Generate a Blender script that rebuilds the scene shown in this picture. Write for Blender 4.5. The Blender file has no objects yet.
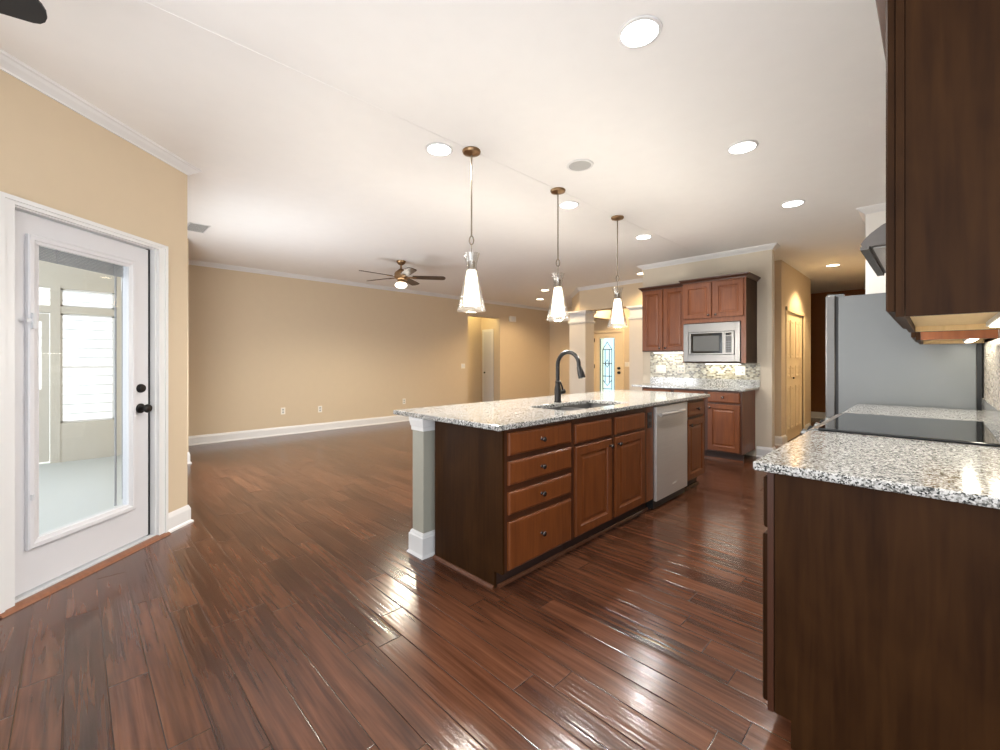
import bpy, bmesh, math, random
from mathutils import Vector, Matrix
random.seed(7)
PI = math.pi
SC = bpy.context.scene
COL = SC.collection

# ---------------------------------------------------------------- camera, world, exposure
cam_d = bpy.data.cameras.new('camera')
cam = bpy.data.objects.new('camera', cam_d); COL.objects.link(cam)
cam.location = (0, 0, 1.245)
cam.rotation_euler = (PI/2, 0, math.radians(45.3))
cam_d.sensor_width = 36.0
cam_d.lens = 430.0/1000.0*36.0
cam_d.shift_y = -13.5/1000.0
cam_d.clip_start = 0.02
SC.camera = cam

world = bpy.data.worlds.new('daylight'); SC.world = world
world.use_nodes = True
wbg = world.node_tree.nodes['Background']
wbg.inputs['Color'].default_value = (0.93, 0.97, 1.0, 1)
wbg.inputs['Strength'].default_value = 1.1

SC.view_settings.view_transform = 'Standard'
SC.view_settings.look = 'None'
SC.view_settings.gamma = 1.0
SC.view_settings.use_curve_mapping = False
SC.view_settings.exposure = 0.66

def fill_light(name, loc, aim, energy, col, sx, sy):
    # area lamps added out of view to brighten room and porch; not windows
    d = bpy.data.lights.new(name, 'AREA'); d.energy = energy; d.color = col
    d.shape = 'RECTANGLE'; d.size = sx; d.size_y = sy
    o = bpy.data.objects.new(name, d); COL.objects.link(o); o.location = loc
    o.rotation_euler = (Vector(aim)-Vector(loc)).to_track_quat('-Z', 'Y').to_euler()
    return o
fill_light('door_wall_fill', (1.1, -0.9, 1.35), (-3.6, 0.0, 1.5), 19, (0.82, 0.91, 1.0), 2.0, 1.7)  # fill added beside the viewer to brighten the angled door wall
fill_light('ceiling_fill', (-0.6, -1.7, 0.9), (-0.9, -1.2, 2.7), 34, (0.97, 0.98, 1.0), 2.2, 1.6)  # upward fill added behind the viewer to lift the ceiling
fill_light('porch_fill', (-5.4, -3.5, 1.3), (-5.6, 0.0, 1.1), 70, (0.92, 0.97, 1.0), 3.2, 1.9)  # fill added at the open porch side to brighten the porch
sun_d = bpy.data.lights.new('sun', 'SUN'); sun_d.energy = 4.5; sun_d.color = (1.0, 0.97, 0.93); sun_d.angle = math.radians(1.5)
sun_o = bpy.data.objects.new('sun', sun_d); COL.objects.link(sun_o)
sun_o.rotation_euler = Vector((-0.5, 0.06, -0.86)).to_track_quat('-Z', 'Y').to_euler()
fill_light('living_room_fill', (-5.2, 0.58, 0.95), (-5.2, 6.0, 1.6), 34, (0.95, 0.97, 1.0), 1.3, 1.1)  # fill added at the hidden opening to brighten the living room

CEIL = 2.745
CAN_W = 48.0          # recessed can lamps
CAN_COL = (1.0, 0.97, 0.93)

# ---------------------------------------------------------------- materials
def new_mat(name):
    m = bpy.data.materials.new(name); m.use_nodes = True
    nt = m.node_tree
    return m, nt, nt.nodes['Principled BSDF']

def N(nt, typ, **kw):
    n = nt.nodes.new(typ)
    for k, v in kw.items():
        if k.startswith('i_'):
            n.inputs[k[2:].replace('_', ' ')].default_value = v
        else:
            setattr(n, k, v)
    return n

def ramp(nt, stops, interp='LINEAR'):
    r = nt.nodes.new('ShaderNodeValToRGB')
    cr = r.color_ramp; cr.interpolation = interp
    while len(cr.elements) < len(stops): cr.elements.new(0.5)
    for e, (p, c) in zip(cr.elements, stops):
        e.position = p; e.color = (*c, 1) if len(c) == 3 else c
    return r

def coords(nt, scale=(1, 1, 1)):
    tc = nt.nodes.new('ShaderNodeTexCoord'); mp = nt.nodes.new('ShaderNodeMapping')
    mp.inputs['Scale'].default_value = scale
    nt.links.new(tc.outputs['Object'], mp.inputs['Vector'])
    return mp.outputs['Vector']

def plain(name, col, rough=0.5, metal=0.0, bump=0.0, bscale=200, spec=0.5, coat=0.0):
    m, nt, b = new_mat(name)
    b.inputs['Base Color'].default_value = (*col, 1)
    b.inputs['Roughness'].default_value = rough
    b.inputs['Metallic'].default_value = metal
    b.inputs['Specular IOR Level'].default_value = spec
    b.inputs['Coat Weight'].default_value = coat
    v = coords(nt)
    nz = N(nt, 'ShaderNodeTexNoise'); nz.inputs['Scale'].default_value = 9.0
    nt.links.new(v, nz.inputs['Vector'])
    r = ramp(nt, [(0.3, tuple(c*0.99 for c in col)), (0.7, tuple(min(1, c*1.005) for c in col))])
    nt.links.new(nz.outputs['Fac'], r.inputs['Fac']); nt.links.new(r.outputs['Color'], b.inputs['Base Color'])
    if bump:
        n2 = N(nt, 'ShaderNodeTexNoise'); n2.inputs['Scale'].default_value = bscale
        nt.links.new(v, n2.inputs['Vector'])
        bp = N(nt, 'ShaderNodeBump'); bp.inputs['Strength'].default_value = bump; bp.inputs['Distance'].default_value = 0.002
        nt.links.new(n2.outputs['Fac'], bp.inputs['Height']); nt.links.new(bp.outputs['Normal'], b.inputs['Normal'])
    return m

def emit(name, col, s):
    m, nt, b = new_mat(name)
    b.inputs['Base Color'].default_value = (*col, 1)
    b.inputs['Emission Color'].default_value = (*col, 1)
    b.inputs['Emission Strength'].default_value = s
    return m

def wood(name, c1, c2, rough=0.32, stretch=(26, 26, 1.6), coat=0.25, blotch=0.35, spec=0.4):
    m, nt, b = new_mat(name)
    v = coords(nt, stretch)
    n1 = N(nt, 'ShaderNodeTexNoise'); n1.inputs['Scale'].default_value = 1.6; n1.inputs['Detail'].default_value = 7; n1.inputs['Distortion'].default_value = 0.7
    nt.links.new(v, n1.inputs['Vector'])
    v2 = coords(nt, (3, 3, 1.3))
    n2 = N(nt, 'ShaderNodeTexNoise'); n2.inputs['Scale'].default_value = 1.8; n2.inputs['Detail'].default_value = 3; n2.inputs['Distortion'].default_value = 1.2
    nt.links.new(v2, n2.inputs['Vector'])
    mx = N(nt, 'ShaderNodeMix'); mx.inputs['Factor'].default_value = blotch
    nt.links.new(n1.outputs['Fac'], mx.inputs['A']); nt.links.new(n2.outputs['Fac'], mx.inputs['B'])
    r = ramp(nt, [(0.32, c1), (0.68, c2)])
    nt.links.new(mx.outputs['Result'], r.inputs['Fac']); nt.links.new(r.outputs['Color'], b.inputs['Base Color'])
    b.inputs['Roughness'].default_value = rough
    b.inputs['Specular IOR Level'].default_value = spec
    b.inputs['Coat Weight'].default_value = coat; b.inputs['Coat Roughness'].default_value = 0.25
    return m

def granite(name):
    m, nt, b = new_mat(name)
    v = coords(nt)
    vo = N(nt, 'ShaderNodeTexVoronoi'); vo.inputs['Scale'].default_value = 215
    nt.links.new(v, vo.inputs['Vector'])
    sp = N(nt, 'ShaderNodeSeparateColor'); nt.links.new(vo.outputs['Color'], sp.inputs['Color'])
    big = N(nt, 'ShaderNodeTexNoise'); big.inputs['Scale'].default_value = 75; big.inputs['Detail'].default_value = 3
    nt.links.new(v, big.inputs['Vector'])
    ad = N(nt, 'ShaderNodeMath', operation='MULTIPLY_ADD'); ad.inputs[1].default_value = 0.75; 
    nt.links.new(big.outputs['Fac'], ad.inputs[0])
    sc = N(nt, 'ShaderNodeMath', operation='MULTIPLY'); sc.inputs[1].default_value = 0.62
    nt.links.new(sp.outputs['Red'], sc.inputs[0]); nt.links.new(sc.outputs[0], ad.inputs[2])
    r = ramp(nt, [(0.0, (0.010, 0.011, 0.011)), (0.44, (0.030, 0.032, 0.031)), (0.52, (0.13, 0.132, 0.122)),
                  (0.62, (0.25, 0.245, 0.225)), (0.76, (0.46, 0.452, 0.435)), (0.92, (0.64, 0.63, 0.61))])
    nt.links.new(ad.outputs[0], r.inputs['Fac']); nt.links.new(r.outputs['Color'], b.inputs['Base Color'])
    b.inputs['Roughness'].default_value = 0.10
    b.inputs['Specular IOR Level'].default_value = 0.6
    return m

def mosaic(name, cols, bw, bh, axis, mort=(0.55, 0.5, 0.42)):
    # small stone mosaic: axis = horizontal coordinate index used for tile rows
    m, nt, b = new_mat(name)
    tc = nt.nodes.new('ShaderNodeTexCoord'); sx = nt.nodes.new('ShaderNodeSeparateXYZ')
    nt.links.new(tc.outputs['Object'], sx.inputs[0])
    def mth(op, a, bb=None):
        n = nt.nodes.new('ShaderNodeMath'); n.operation = op
        for i, q in enumerate((a, bb)):
            if q is None: continue
            if isinstance(q, (int, float)): n.inputs[i].default_value = q
            else: nt.links.new(q, n.inputs[i])
        return n.outputs[0]
    h = sx.outputs[axis]; z = sx.outputs['Z']
    row = mth('FLOOR', mth('DIVIDE', z, bh))
    shift = mth('MULTIPLY', mth('MODULO', mth('ABSOLUTE', row), 2.0), 0.5)
    cx = mth('ADD', mth('DIVIDE', h, bw), shift)
    colm = mth('FLOOR', cx)
    fx = mth('FRACT', cx); fz = mth('FRACT', mth('DIVIDE', z, bh))
    cb = nt.nodes.new('ShaderNodeCombineXYZ'); nt.links.new(row, cb.inputs[0]); nt.links.new(colm, cb.inputs[1])
    wn = nt.nodes.new('ShaderNodeTexWhiteNoise'); wn.noise_dimensions = '2D'; nt.links.new(cb.outputs[0], wn.inputs['Vector'])
    k = len(cols)
    r = ramp(nt, [(i/k, c) for i, c in enumerate(cols)], 'CONSTANT')
    nt.links.new(wn.outputs['Value'], r.inputs['Fac'])
    e = mth('MINIMUM', mth('MINIMUM', fx, mth('SUBTRACT', 1.0, fx)), mth('MINIMUM', fz, mth('SUBTRACT', 1.0, fz)))
    g = mth('LESS_THAN', e, 0.07)
    mx = N(nt, 'ShaderNodeMix', data_type='RGBA'); nt.links.new(g, mx.inputs['Factor'])
    nt.links.new(r.outputs['Color'], mx.inputs['A']); mx.inputs['B'].default_value = (*mort, 1)
    nt.links.new(mx.outputs['Result'], b.inputs['Base Color'])
    bp = N(nt, 'ShaderNodeBump'); bp.inputs['Strength'].default_value = 0.4; bp.inputs['Distance'].default_value = 0.002
    nt.links.new(mth('MINIMUM', e, 0.12), bp.inputs['Height']); nt.links.new(bp.outputs['Normal'], b.inputs['Normal'])
    b.inputs['Roughness'].default_value = 0.22
    return m

def floor_mat(name):
    m, nt, b = new_mat(name)
    tc = nt.nodes.new('ShaderNodeTexCoord'); sx = nt.nodes.new('ShaderNodeSeparateXYZ')
    nt.links.new(tc.outputs['Object'], sx.inputs[0])
    def mth(op, a, bb=None, cc=None):
        n = nt.nodes.new('ShaderNodeMath'); n.operation = op
        for i, q in enumerate((a, bb, cc)):
            if q is None: continue
            if isinstance(q, (int, float)): n.inputs[i].default_value = q
            else: nt.links.new(q, n.inputs[i])
        return n.outputs[0]
    W, L = 0.121, 1.15
    x, y = sx.outputs['X'], sx.outputs['Y']
    ry = mth('DIVIDE', mth('ADD', y, 0.03), W)
    row = mth('FLOOR', ry); fy = mth('FRACT', ry)
    wr = nt.nodes.new('ShaderNodeTexWhiteNoise'); wr.noise_dimensions = '1D'; nt.links.new(row, wr.inputs['W'])
    cx = mth('ADD', mth('DIVIDE', x, L), mth('MULTIPLY', wr.outputs['Value'], 13.0))
    pl = mth('FLOOR', cx); fx = mth('FRACT', cx)
    cb = nt.nodes.new('ShaderNodeCombineXYZ'); nt.links.new(row, cb.inputs[0]); nt.links.new(pl, cb.inputs[1])
    wn = nt.nodes.new('ShaderNodeTexWhiteNoise'); wn.noise_dimensions = '2D'; nt.links.new(cb.outputs[0], wn.inputs['Vector'])
    # grain, shifted plank by plank
    off = nt.nodes.new('ShaderNodeVectorMath'); off.operation = 'MULTIPLY_ADD'
    nt.links.new(wn.outputs['Color'], off.inputs[0]); off.inputs[1].default_value = (30, 30, 30)
    nt.links.new(tc.outputs['Object'], off.inputs[2])
    mp = nt.nodes.new('ShaderNodeMapping'); mp.inputs['Scale'].default_value = (1.6, 34, 1)
    nt.links.new(off.outputs[0], mp.inputs['Vector'])
    g = N(nt, 'ShaderNodeTexNoise'); g.inputs['Scale'].default_value = 1.5; g.inputs['Detail'].default_value = 6; g.inputs['Distortion'].default_value = 0.45
    nt.links.new(mp.outputs['Vector'], g.inputs['Vector'])
    mp3 = nt.nodes.new('ShaderNodeMapping'); mp3.inputs['Scale'].default_value = (1.3, 9, 1)
    nt.links.new(off.outputs[0], mp3.inputs['Vector'])
    g2 = N(nt, 'ShaderNodeTexNoise'); g2.inputs['Scale'].default_value = 1.3; g2.inputs['Detail'].default_value = 3; g2.inputs['Distortion'].default_value = 0.5
    nt.links.new(mp3.outputs['Vector'], g2.inputs['Vector'])
    tone = mth('ADD', mth('MULTIPLY', g.outputs['Fac'], 0.55), mth('MULTIPLY', g2.outputs['Fac'], 0.45))
    tone = mth('ADD', tone, mth('MULTIPLY', mth('SUBTRACT', wn.outputs['Value'], 0.5), 0.15))
    r = ramp(nt, [(0.26, (0.025, 0.0095, 0.0054)), (0.42, (0.066, 0.0235, 0.0118)), (0.58, (0.118, 0.0445, 0.0218)), (0.76, (0.18, 0.073, 0.037))])
    nt.links.new(tone, r.inputs['Fac'])
    ex = mth('MULTIPLY', mth('MINIMUM', fx, mth('SUBTRACT', 1.0, fx)), L)
    ey = mth('MULTIPLY', mth('MINIMUM', fy, mth('SUBTRACT', 1.0, fy)), W)
    e = mth('MINIMUM', ex, ey)
    seam = mth('LESS_THAN', e, 0.0014)
    mx = N(nt, 'ShaderNodeMix', data_type='RGBA'); nt.links.new(seam, mx.inputs['Factor'])
    nt.links.new(r.outputs['Color'], mx.inputs['A']); mx.inputs['B'].default_value = (0.018, 0.008, 0.005, 1)
    nt.links.new(mx.outputs['Result'], b.inputs['Base Color'])
    # hand-scraped ripples along the planks and eased plank edges
    mp2 = nt.nodes.new('ShaderNodeMapping'); mp2.inputs['Scale'].default_value = (1.5, 70, 1)
    nt.links.new(off.outputs[0], mp2.inputs['Vector'])
    s = N(nt, 'ShaderNodeTexNoise'); s.inputs['Scale'].default_value = 1.0; s.inputs['Detail'].default_value = 1.0; s.inputs['Distortion'].default_value = 0.15
    nt.links.new(mp2.outputs['Vector'], s.inputs['Vector'])
    b1 = N(nt, 'ShaderNodeBump'); b1.inputs['Strength'].default_value = 0.42; b1.inputs['Distance'].default_value = 0.003
    nt.links.new(s.outputs['Fac'], b1.inputs['Height'])
    ed = mth('MINIMUM', mth('DIVIDE', e, 0.004), 1.0)
    b2 = N(nt, 'ShaderNodeBump'); b2.inputs['Strength'].default_value = 0.6; b2.inputs['Distance'].default_value = 0.0015
    nt.links.new(ed, b2.inputs['Height']); nt.links.new(b1.outputs['Normal'], b2.inputs['Normal'])
    nt.links.new(b2.outputs['Normal'], b.inputs['Normal'])
    b.inputs['Roughness'].default_value = 0.18
    b.inputs['Specular IOR Level'].default_value = 0.55
    return m

def glass_mat(name, tint=(0.955, 0.965, 0.975), refl=0.10, rough=0.02):
    m = bpy.data.materials.new(name); m.use_nodes = True
    nt = m.node_tree
    for n in list(nt.nodes): nt.nodes.remove(n)
    out = nt.nodes.new('ShaderNodeOutputMaterial')
    tr = nt.nodes.new('ShaderNodeBsdfTransparent'); tr.inputs['Color'].default_value = (*tint, 1)
    gl = nt.nodes.new('ShaderNodeBsdfGlossy'); gl.inputs['Roughness'].default_value = rough
    lw = nt.nodes.new('ShaderNodeLayerWeight'); lw.inputs['Blend'].default_value = 0.5
    pw = nt.nodes.new('ShaderNodeMath'); pw.operation = 'POWER'; pw.inputs[1].default_value = 4.5
    nt.links.new(lw.outputs['Facing'], pw.inputs[0])
    ma = nt.nodes.new('ShaderNodeMath'); ma.operation = 'MULTIPLY_ADD'; ma.inputs[1].default_value = 0.85; ma.inputs[2].default_value = refl*0.35
    nt.links.new(pw.outputs[0], ma.inputs[0])
    mx = nt.nodes.new('ShaderNodeMixShader')
    nt.links.new(ma.outputs[0], mx.inputs[0]); nt.links.new(tr.outputs[0], mx.inputs[1]); nt.links.new(gl.outputs[0], mx.inputs[2])
    nt.links.new(mx.outputs[0], out.inputs['Surface'])
    return m

def steel(name, col=(0.40, 0.385, 0.37), rough=0.34, sc=(4, 4, 260)):
    m, nt, b = new_mat(name)
    v = coords(nt, sc)
    n = N(nt, 'ShaderNodeTexNoise'); n.inputs['Scale'].default_value = 1.0; n.inputs['Detail'].default_value = 2
    nt.links.new(v, n.inputs['Vector'])
    r = ramp(nt, [(0.3, tuple(c*0.93 for c in col)), (0.7, col)])
    nt.links.new(n.outputs['Fac'], r.inputs['Fac']); nt.links.new(r.outputs['Color'], b.inputs['Base Color'])
    b.inputs['Metallic'].default_value = 0.9
    b.inputs['Roughness'].default_value = rough
    return m

M = {}
M['wall'] = plain('beige_wall_paint', (0.62, 0.505, 0.36), 0.75, bump=0.05, bscale=350, spec=0.2)
M['wall_pale'] = plain('pale_kitchen_wall_paint', (0.60, 0.53, 0.43), 0.75, bump=0.05, bscale=350, spec=0.2)
M['ceiling'] = plain('white_ceiling_paint', (0.88, 0.868, 0.85), 0.85, bump=0.05, bscale=300, spec=0.15)
M['trim'] = plain('white_trim_paint', (0.74, 0.735, 0.73), 0.38)
M['door_white'] = plain('white_door_paint', (0.66, 0.655, 0.675), 0.36)
M['lite'] = plain('grey_lite_frame', (0.62, 0.63, 0.65), 0.4)
M['hall_door'] = plain('cream_door_paint', (0.74, 0.60, 0.40), 0.5)
M['brown_wall'] = plain('dark_brown_hall_end', (0.26, 0.11, 0.042), 0.7, spec=0.2)  # one dark brown colour for the hall end wall
M['floor'] = floor_mat('hand_scraped_hickory_planks')
M['porch_floor'] = plain('pale_blue_porch_tile', (0.55, 0.60, 0.62), 0.4)
M['porch'] = plain('porch_beige_paint', (0.55, 0.52, 0.46), 0.6)
M['siding'] = plain('white_lap_siding', (0.88, 0.89, 0.90), 0.6)
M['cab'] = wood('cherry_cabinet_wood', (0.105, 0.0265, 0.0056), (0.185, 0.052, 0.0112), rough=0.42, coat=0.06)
M['cab_shaded'] = wood('shaded_cherry_wood', (0.0215, 0.0076, 0.0022), (0.048, 0.0192, 0.0055), rough=0.5, coat=0.0, blotch=0.5, spec=0.10)  # cherry wood copy with the shade painted into its darker colour
M['frame'] = wood('cherry_face_frame', (0.040, 0.012, 0.0045), (0.072, 0.022, 0.008), rough=0.42, coat=0.06)
M['toe'] = plain('dark_toe_kick', (0.030, 0.012, 0.008), 0.6)
M['shoe'] = wood('cherry_shoe_moulding', (0.095, 0.034, 0.017), (0.15, 0.058, 0.030), rough=0.25)
M['cab_in'] = wood('maple_cabinet_underside', (0.60, 0.42, 0.20), (0.70, 0.52, 0.28), coat=0.0, rough=0.5)
M['rail'] = wood('lamp_lit_cherry_wood', (0.30, 0.085, 0.018), (0.42, 0.13, 0.03))  # cherry with under-cabinet glow painted in, for the far wall cabinet carcass
M['granite'] = granite('speckled_white_granite')
M['mosaic'] = mosaic('stone_mosaic', [(0.36, 0.33, 0.24), (0.13, 0.11, 0.075), (0.50, 0.47, 0.37), (0.25, 0.22, 0.15), (0.07, 0.06, 0.045), (0.42, 0.40, 0.31)], 0.036, 0.022, 'X', (0.36, 0.33, 0.26))
M['mosaic_y'] = mosaic('stone_mosaic_by_range', [(0.50, 0.45, 0.38), (0.30, 0.25, 0.20), (0.66, 0.61, 0.54), (0.40, 0.35, 0.29), (0.58, 0.55, 0.49)], 0.030, 0.012, 'Y')
M['steel'] = steel('brushed_stainless', (0.19, 0.185, 0.18), 0.38)
M['steel_dw'] = steel('satin_stainless_dishwasher', (0.72, 0.70, 0.68), 0.42)
M['steel_dw'].node_tree.nodes['Principled BSDF'].inputs['Metallic'].default_value = 0.75
M['steel_v'] = steel('brushed_stainless_bright', (0.42, 0.42, 0.41), 0.28, (260, 260, 4))
M['fridge_side'] = plain('grey_fridge_side', (0.20, 0.212, 0.218), 0.36, 0.3)
M['black'] = plain('black_plastic', (0.012, 0.012, 0.013), 0.35)
M['black_glass'] = plain('black_glass', (0.008, 0.009, 0.010), 0.06, spec=0.8)
M['screen'] = plain('dark_oven_window', (0.13, 0.13, 0.125), 0.15)
M['bronze'] = plain('oil_rubbed_bronze', (0.009, 0.0075, 0.007), 0.38, 0.1, spec=0.35)
M['knob'] = plain('dark_nickel_knob', (0.09, 0.075, 0.07), 0.25, 0.9)
M['nickel'] = plain('brushed_nickel', (0.26, 0.215, 0.17), 0.32, 0.9)
M['antique'] = plain('antique_brass', (0.30, 0.19, 0.10), 0.3, 0.9)
M['glass'] = glass_mat('clear_glass')
M['shade'] = glass_mat('clear_shade_glass', (0.95, 0.95, 0.94), 0.3, 0.05)
def seeded(name):
    m = bpy.data.materials.new(name); m.use_nodes = True
    nt = m.node_tree
    for n in list(nt.nodes): nt.nodes.remove(n)
    out = nt.nodes.new('ShaderNodeOutputMaterial')
    tr = nt.nodes.new('ShaderNodeBsdfTransparent'); tr.inputs['Color'].default_value = (0.90, 0.885, 0.86, 1)
    tl = nt.nodes.new('ShaderNodeBsdfTranslucent'); tl.inputs['Color'].default_value = (0.6, 0.57, 0.52, 1)
    df = nt.nodes.new('ShaderNodeBsdfDiffuse'); df.inputs['Color'].default_value = (0.6, 0.58, 0.54, 1)
    gl = nt.nodes.new('ShaderNodeBsdfGlossy'); gl.inputs['Roughness'].default_value = 0.15
    a = nt.nodes.new('ShaderNodeMixShader'); a.inputs[0].default_value = 0.4
    nt.links.new(tl.outputs[0], a.inputs[1]); nt.links.new(df.outputs[0], a.inputs[2])
    b = nt.nodes.new('ShaderNodeMixShader'); b.inputs[0].default_value = 0.022
    nt.links.new(tr.outputs[0], b.inputs[1]); nt.links.new(a.outputs[0], b.inputs[2])
    c = nt.nodes.new('ShaderNodeMixShader')
    lw = nt.nodes.new('ShaderNodeLayerWeight'); lw.inputs['Blend'].default_value = 0.3
    ml = nt.nodes.new('ShaderNodeMath'); ml.operation = 'MULTIPLY'; ml.inputs[1].default_value = 0.5
    nt.links.new(lw.outputs['Facing'], ml.inputs[0]); nt.links.new(ml.outputs[0], c.inputs[0])
    nt.links.new(b.outputs[0], c.inputs[1]); nt.links.new(gl.outputs[0], c.inputs[2])
    nt.links.new(c.outputs[0], out.inputs['Surface'])
    return m
M['seeded'] = seeded('seeded_frosted_glass')
M['pendant'] = emit('frosted_lit_inner_shade', (1.0, 0.90, 0.74), 3.2)
M['can'] = emit('lit_downlight_lens', (0.97, 0.98, 1.0), 9.0)
M['can_warm'] = emit('lit_warm_downlight_lens', (1.0, 0.86, 0.62), 7.0)
M['globe'] = emit('lit_fan_globe', (1.0, 0.94, 0.82), 4.0)
M['strip'] = emit('lit_under_cabinet_lens', (1.0, 0.97, 0.86), 9.0)
M['blade'] = wood('dark_walnut_fan_blade', (0.025, 0.013, 0.008), (0.05, 0.026, 0.016), stretch=(4, 4, 4), rough=0.4)
M['blade_black'] = plain('black_fan_blade', (0.012, 0.012, 0.013), 0.5)
M['plate'] = plain('white_plastic_plate', (0.82, 0.78, 0.70), 0.4)
M['grille'] = plain('grey_grille', (0.42, 0.42, 0.41), 0.6)
M['blind'] = plain('grey_blind_slats', (0.30, 0.31, 0.32), 0.5)
M['came'] = plain('dark_lead_came', (0.05, 0.09, 0.10), 0.4, 0.5)
M['etched'] = glass_mat('etched_door_glass', (0.80, 0.96, 1.0), 0.1, 0.25)
M['wood_sill'] = wood('cherry_threshold_strip', (0.17, 0.06, 0.025), (0.26, 0.10, 0.045), rough=0.3)

# ---------------------------------------------------------------- mesh helpers
class MB:
    def __init__(self, xf=None):
        self.v = []; self.f = []; self.xf = xf
    def add(self, verts, faces):
        o = len(self.v)
        for p in verts:
            self.v.append(self.xf(*p) if self.xf else tuple(p))
        self.f += [tuple(i+o for i in q) for q in faces]
        return self
    def box(self, x0, x1, y0, y1, z0, z1):
        x0, x1 = min(x0, x1), max(x0, x1); y0, y1 = min(y0, y1), max(y0, y1); z0, z1 = min(z0, z1), max(z0, z1)
        return self.add([(x0,y0,z0),(x1,y0,z0),(x1,y1,z0),(x0,y1,z0),(x0,y0,z1),(x1,y0,z1),(x1,y1,z1),(x0,y1,z1)],
                 [(0,3,2,1),(4,5,6,7),(0,1,5,4),(1,2,6,5),(2,3,7,6),(3,0,4,7)])
    def prism(self, poly, z0, z1):
        n = len(poly)
        return self.add([(x,y,z0) for x,y in poly]+[(x,y,z1) for x,y in poly],
                 [tuple(range(n-1,-1,-1)), tuple(range(n,2*n))]+[(i,(i+1)%n,n+(i+1)%n,n+i) for i in range(n)])
    def lathe(self, prof, c=(0,0,0), seg=24, axis='z', cap=True):
        vs = []; n = len(prof)
        for k in range(seg):
            a = 2*PI*k/seg; ca, sa = math.cos(a), math.sin(a)
            for r, h in prof:
                if axis == 'z': p = (r*ca, r*sa, h)
                elif axis == 'x': p = (h, r*ca, r*sa)
                else: p = (r*sa, h, r*ca)
                vs.append((p[0]+c[0], p[1]+c[1], p[2]+c[2]))
        fs = []
        for k in range(seg):
            k2 = (k+1) % seg
            for i in range(n-1):
                fs.append((k*n+i, k2*n+i, k2*n+i+1, k*n+i+1))
        if cap:
            if prof[0][0] > 1e-6: fs.append(tuple(k*n for k in range(seg))[::-1])
            if prof[-1][0] > 1e-6: fs.append(tuple(k*n+n-1 for k in range(seg)))
        return self.add(vs, fs)
    def tube(self, pts, r, seg=10, cap=True, closed=False):
        pts = [Vector(p) for p in pts]; n = len(pts); rs = r if isinstance(r, (list, tuple)) else [r]*n
        vs = []; up = None
        for i, p in enumerate(pts):
            if closed: t = (pts[(i+1) % n]-pts[i-1]).normalized()
            else: t = (pts[min(i+1, n-1)]-pts[max(i-1, 0)]).normalized()
            if up is None:
                up = Vector((0,0,1)) if abs(t.z) < 0.9 else Vector((1,0,0))
            a = up - t*up.dot(t)
            if a.length < 1e-6: a = t.orthogonal()
            a.normalize(); up = a; bb = t.cross(a)
            for k in range(seg):
                an = 2*PI*k/seg
                vs.append(tuple(p + (a*math.cos(an)+bb*math.sin(an))*rs[i]))
        fs = []
        for i in range(n if closed else n-1):
            j = (i+1) % n
            for k in range(seg):
                k2 = (k+1) % seg
                fs.append((i*seg+k, i*seg+k2, j*seg+k2, j*seg+k))
        if cap and not closed:
            fs.append(tuple(range(seg))[::-1]); fs.append(tuple((n-1)*seg+k for k in range(seg)))
        return self.add(vs, fs)
    def rings(self, o, a, b, n, w, h, rr):
        # concentric rectangle rings on a face: o corner, a/b edge dirs, n outward; rr = [(inset, height)]
        o, a, b, n = Vector(o), Vector(a), Vector(b), Vector(n)
        vs = []
        for ins, ht in rr:
            for (p, q) in ((ins, ins), (w-ins, ins), (w-ins, h-ins), (ins, h-ins)):
                vs.append(tuple(o + a*p + b*q + n*ht))
        fs = [(3,2,1,0)]
        for i in range(len(rr)-1):
            for k in range(4):
                k2 = (k+1) % 4
                fs.append((4*i+k, 4*i+k2, 4*i+4+k2, 4*i+4+k))
        L = 4*(len(rr)-1)
        fs.append((L, L+1, L+2, L+3))
        return self.add(vs, fs)
    def sweep(self, path, prof, closed=False):
        # path of (x,y); prof of (offset to the LEFT of travel, z); mitred
        pts = [Vector(p) for p in path]; n = len(pts); m = len(prof); vs = []
        for i, p in enumerate(pts):
            dirs = []
            if closed or i > 0: dirs.append((p-pts[i-1]).normalized())
            if closed or i < n-1: dirs.append((pts[(i+1) % n]-p).normalized())
            ns = [Vector((-d.y, d.x)) for d in dirs]
            if len(ns) == 2:
                mt = (ns[0]+ns[1]); mt = mt/ max(0.2, mt.dot(ns[0]))
            else: mt = ns[0]
            for o, z in prof: vs.append((p.x+mt.x*o, p.y+mt.y*o, z))
        fs = []
        for i in range(n if closed else n-1):
            j = (i+1) % n
            for k in range(m):
                k2 = (k+1) % m
                fs.append((i*m+k, j*m+k, j*m+k2, i*m+k2))
        if not closed:
            fs.append(tuple(range(m))); fs.append(tuple((n-1)*m+k for k in range(m))[::-1])
        return self.add(vs, fs)
    def build(self, name, mat, parent=None, smooth=False, bevel=0.0, base=None):
        me = bpy.data.meshes.new(name)
        bs = Vector(base) if base is not None else (Vector(parent['_b']) if parent is not None else Vector((0,0,0)))
        me.from_pydata([tuple(Vector(p)-bs) for p in self.v], [], self.f)
        bm = bmesh.new(); bm.from_mesh(me); bmesh.ops.recalc_face_normals(bm, faces=bm.faces)
        bm.to_mesh(me); bm.free()
        ob = bpy.data.objects.new(name, me); COL.objects.link(ob)
        me.materials.append(mat if not isinstance(mat, str) else M[mat])
        if parent is not None:
            ob.parent = parent
        else:
            ob.location = bs
        ob['_b'] = list(bs)
        if smooth:
            for p in me.polygons: p.use_smooth = True
            try:
                me.set_sharp_from_angle(angle=math.radians(40))
            except Exception: pass
        if bevel:
            md = ob.modifiers.new('bevel', 'BEVEL'); md.width = bevel; md.segments = 2; md.limit_method = 'ANGLE'; md.angle_limit = math.radians(40)
        return ob

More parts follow.
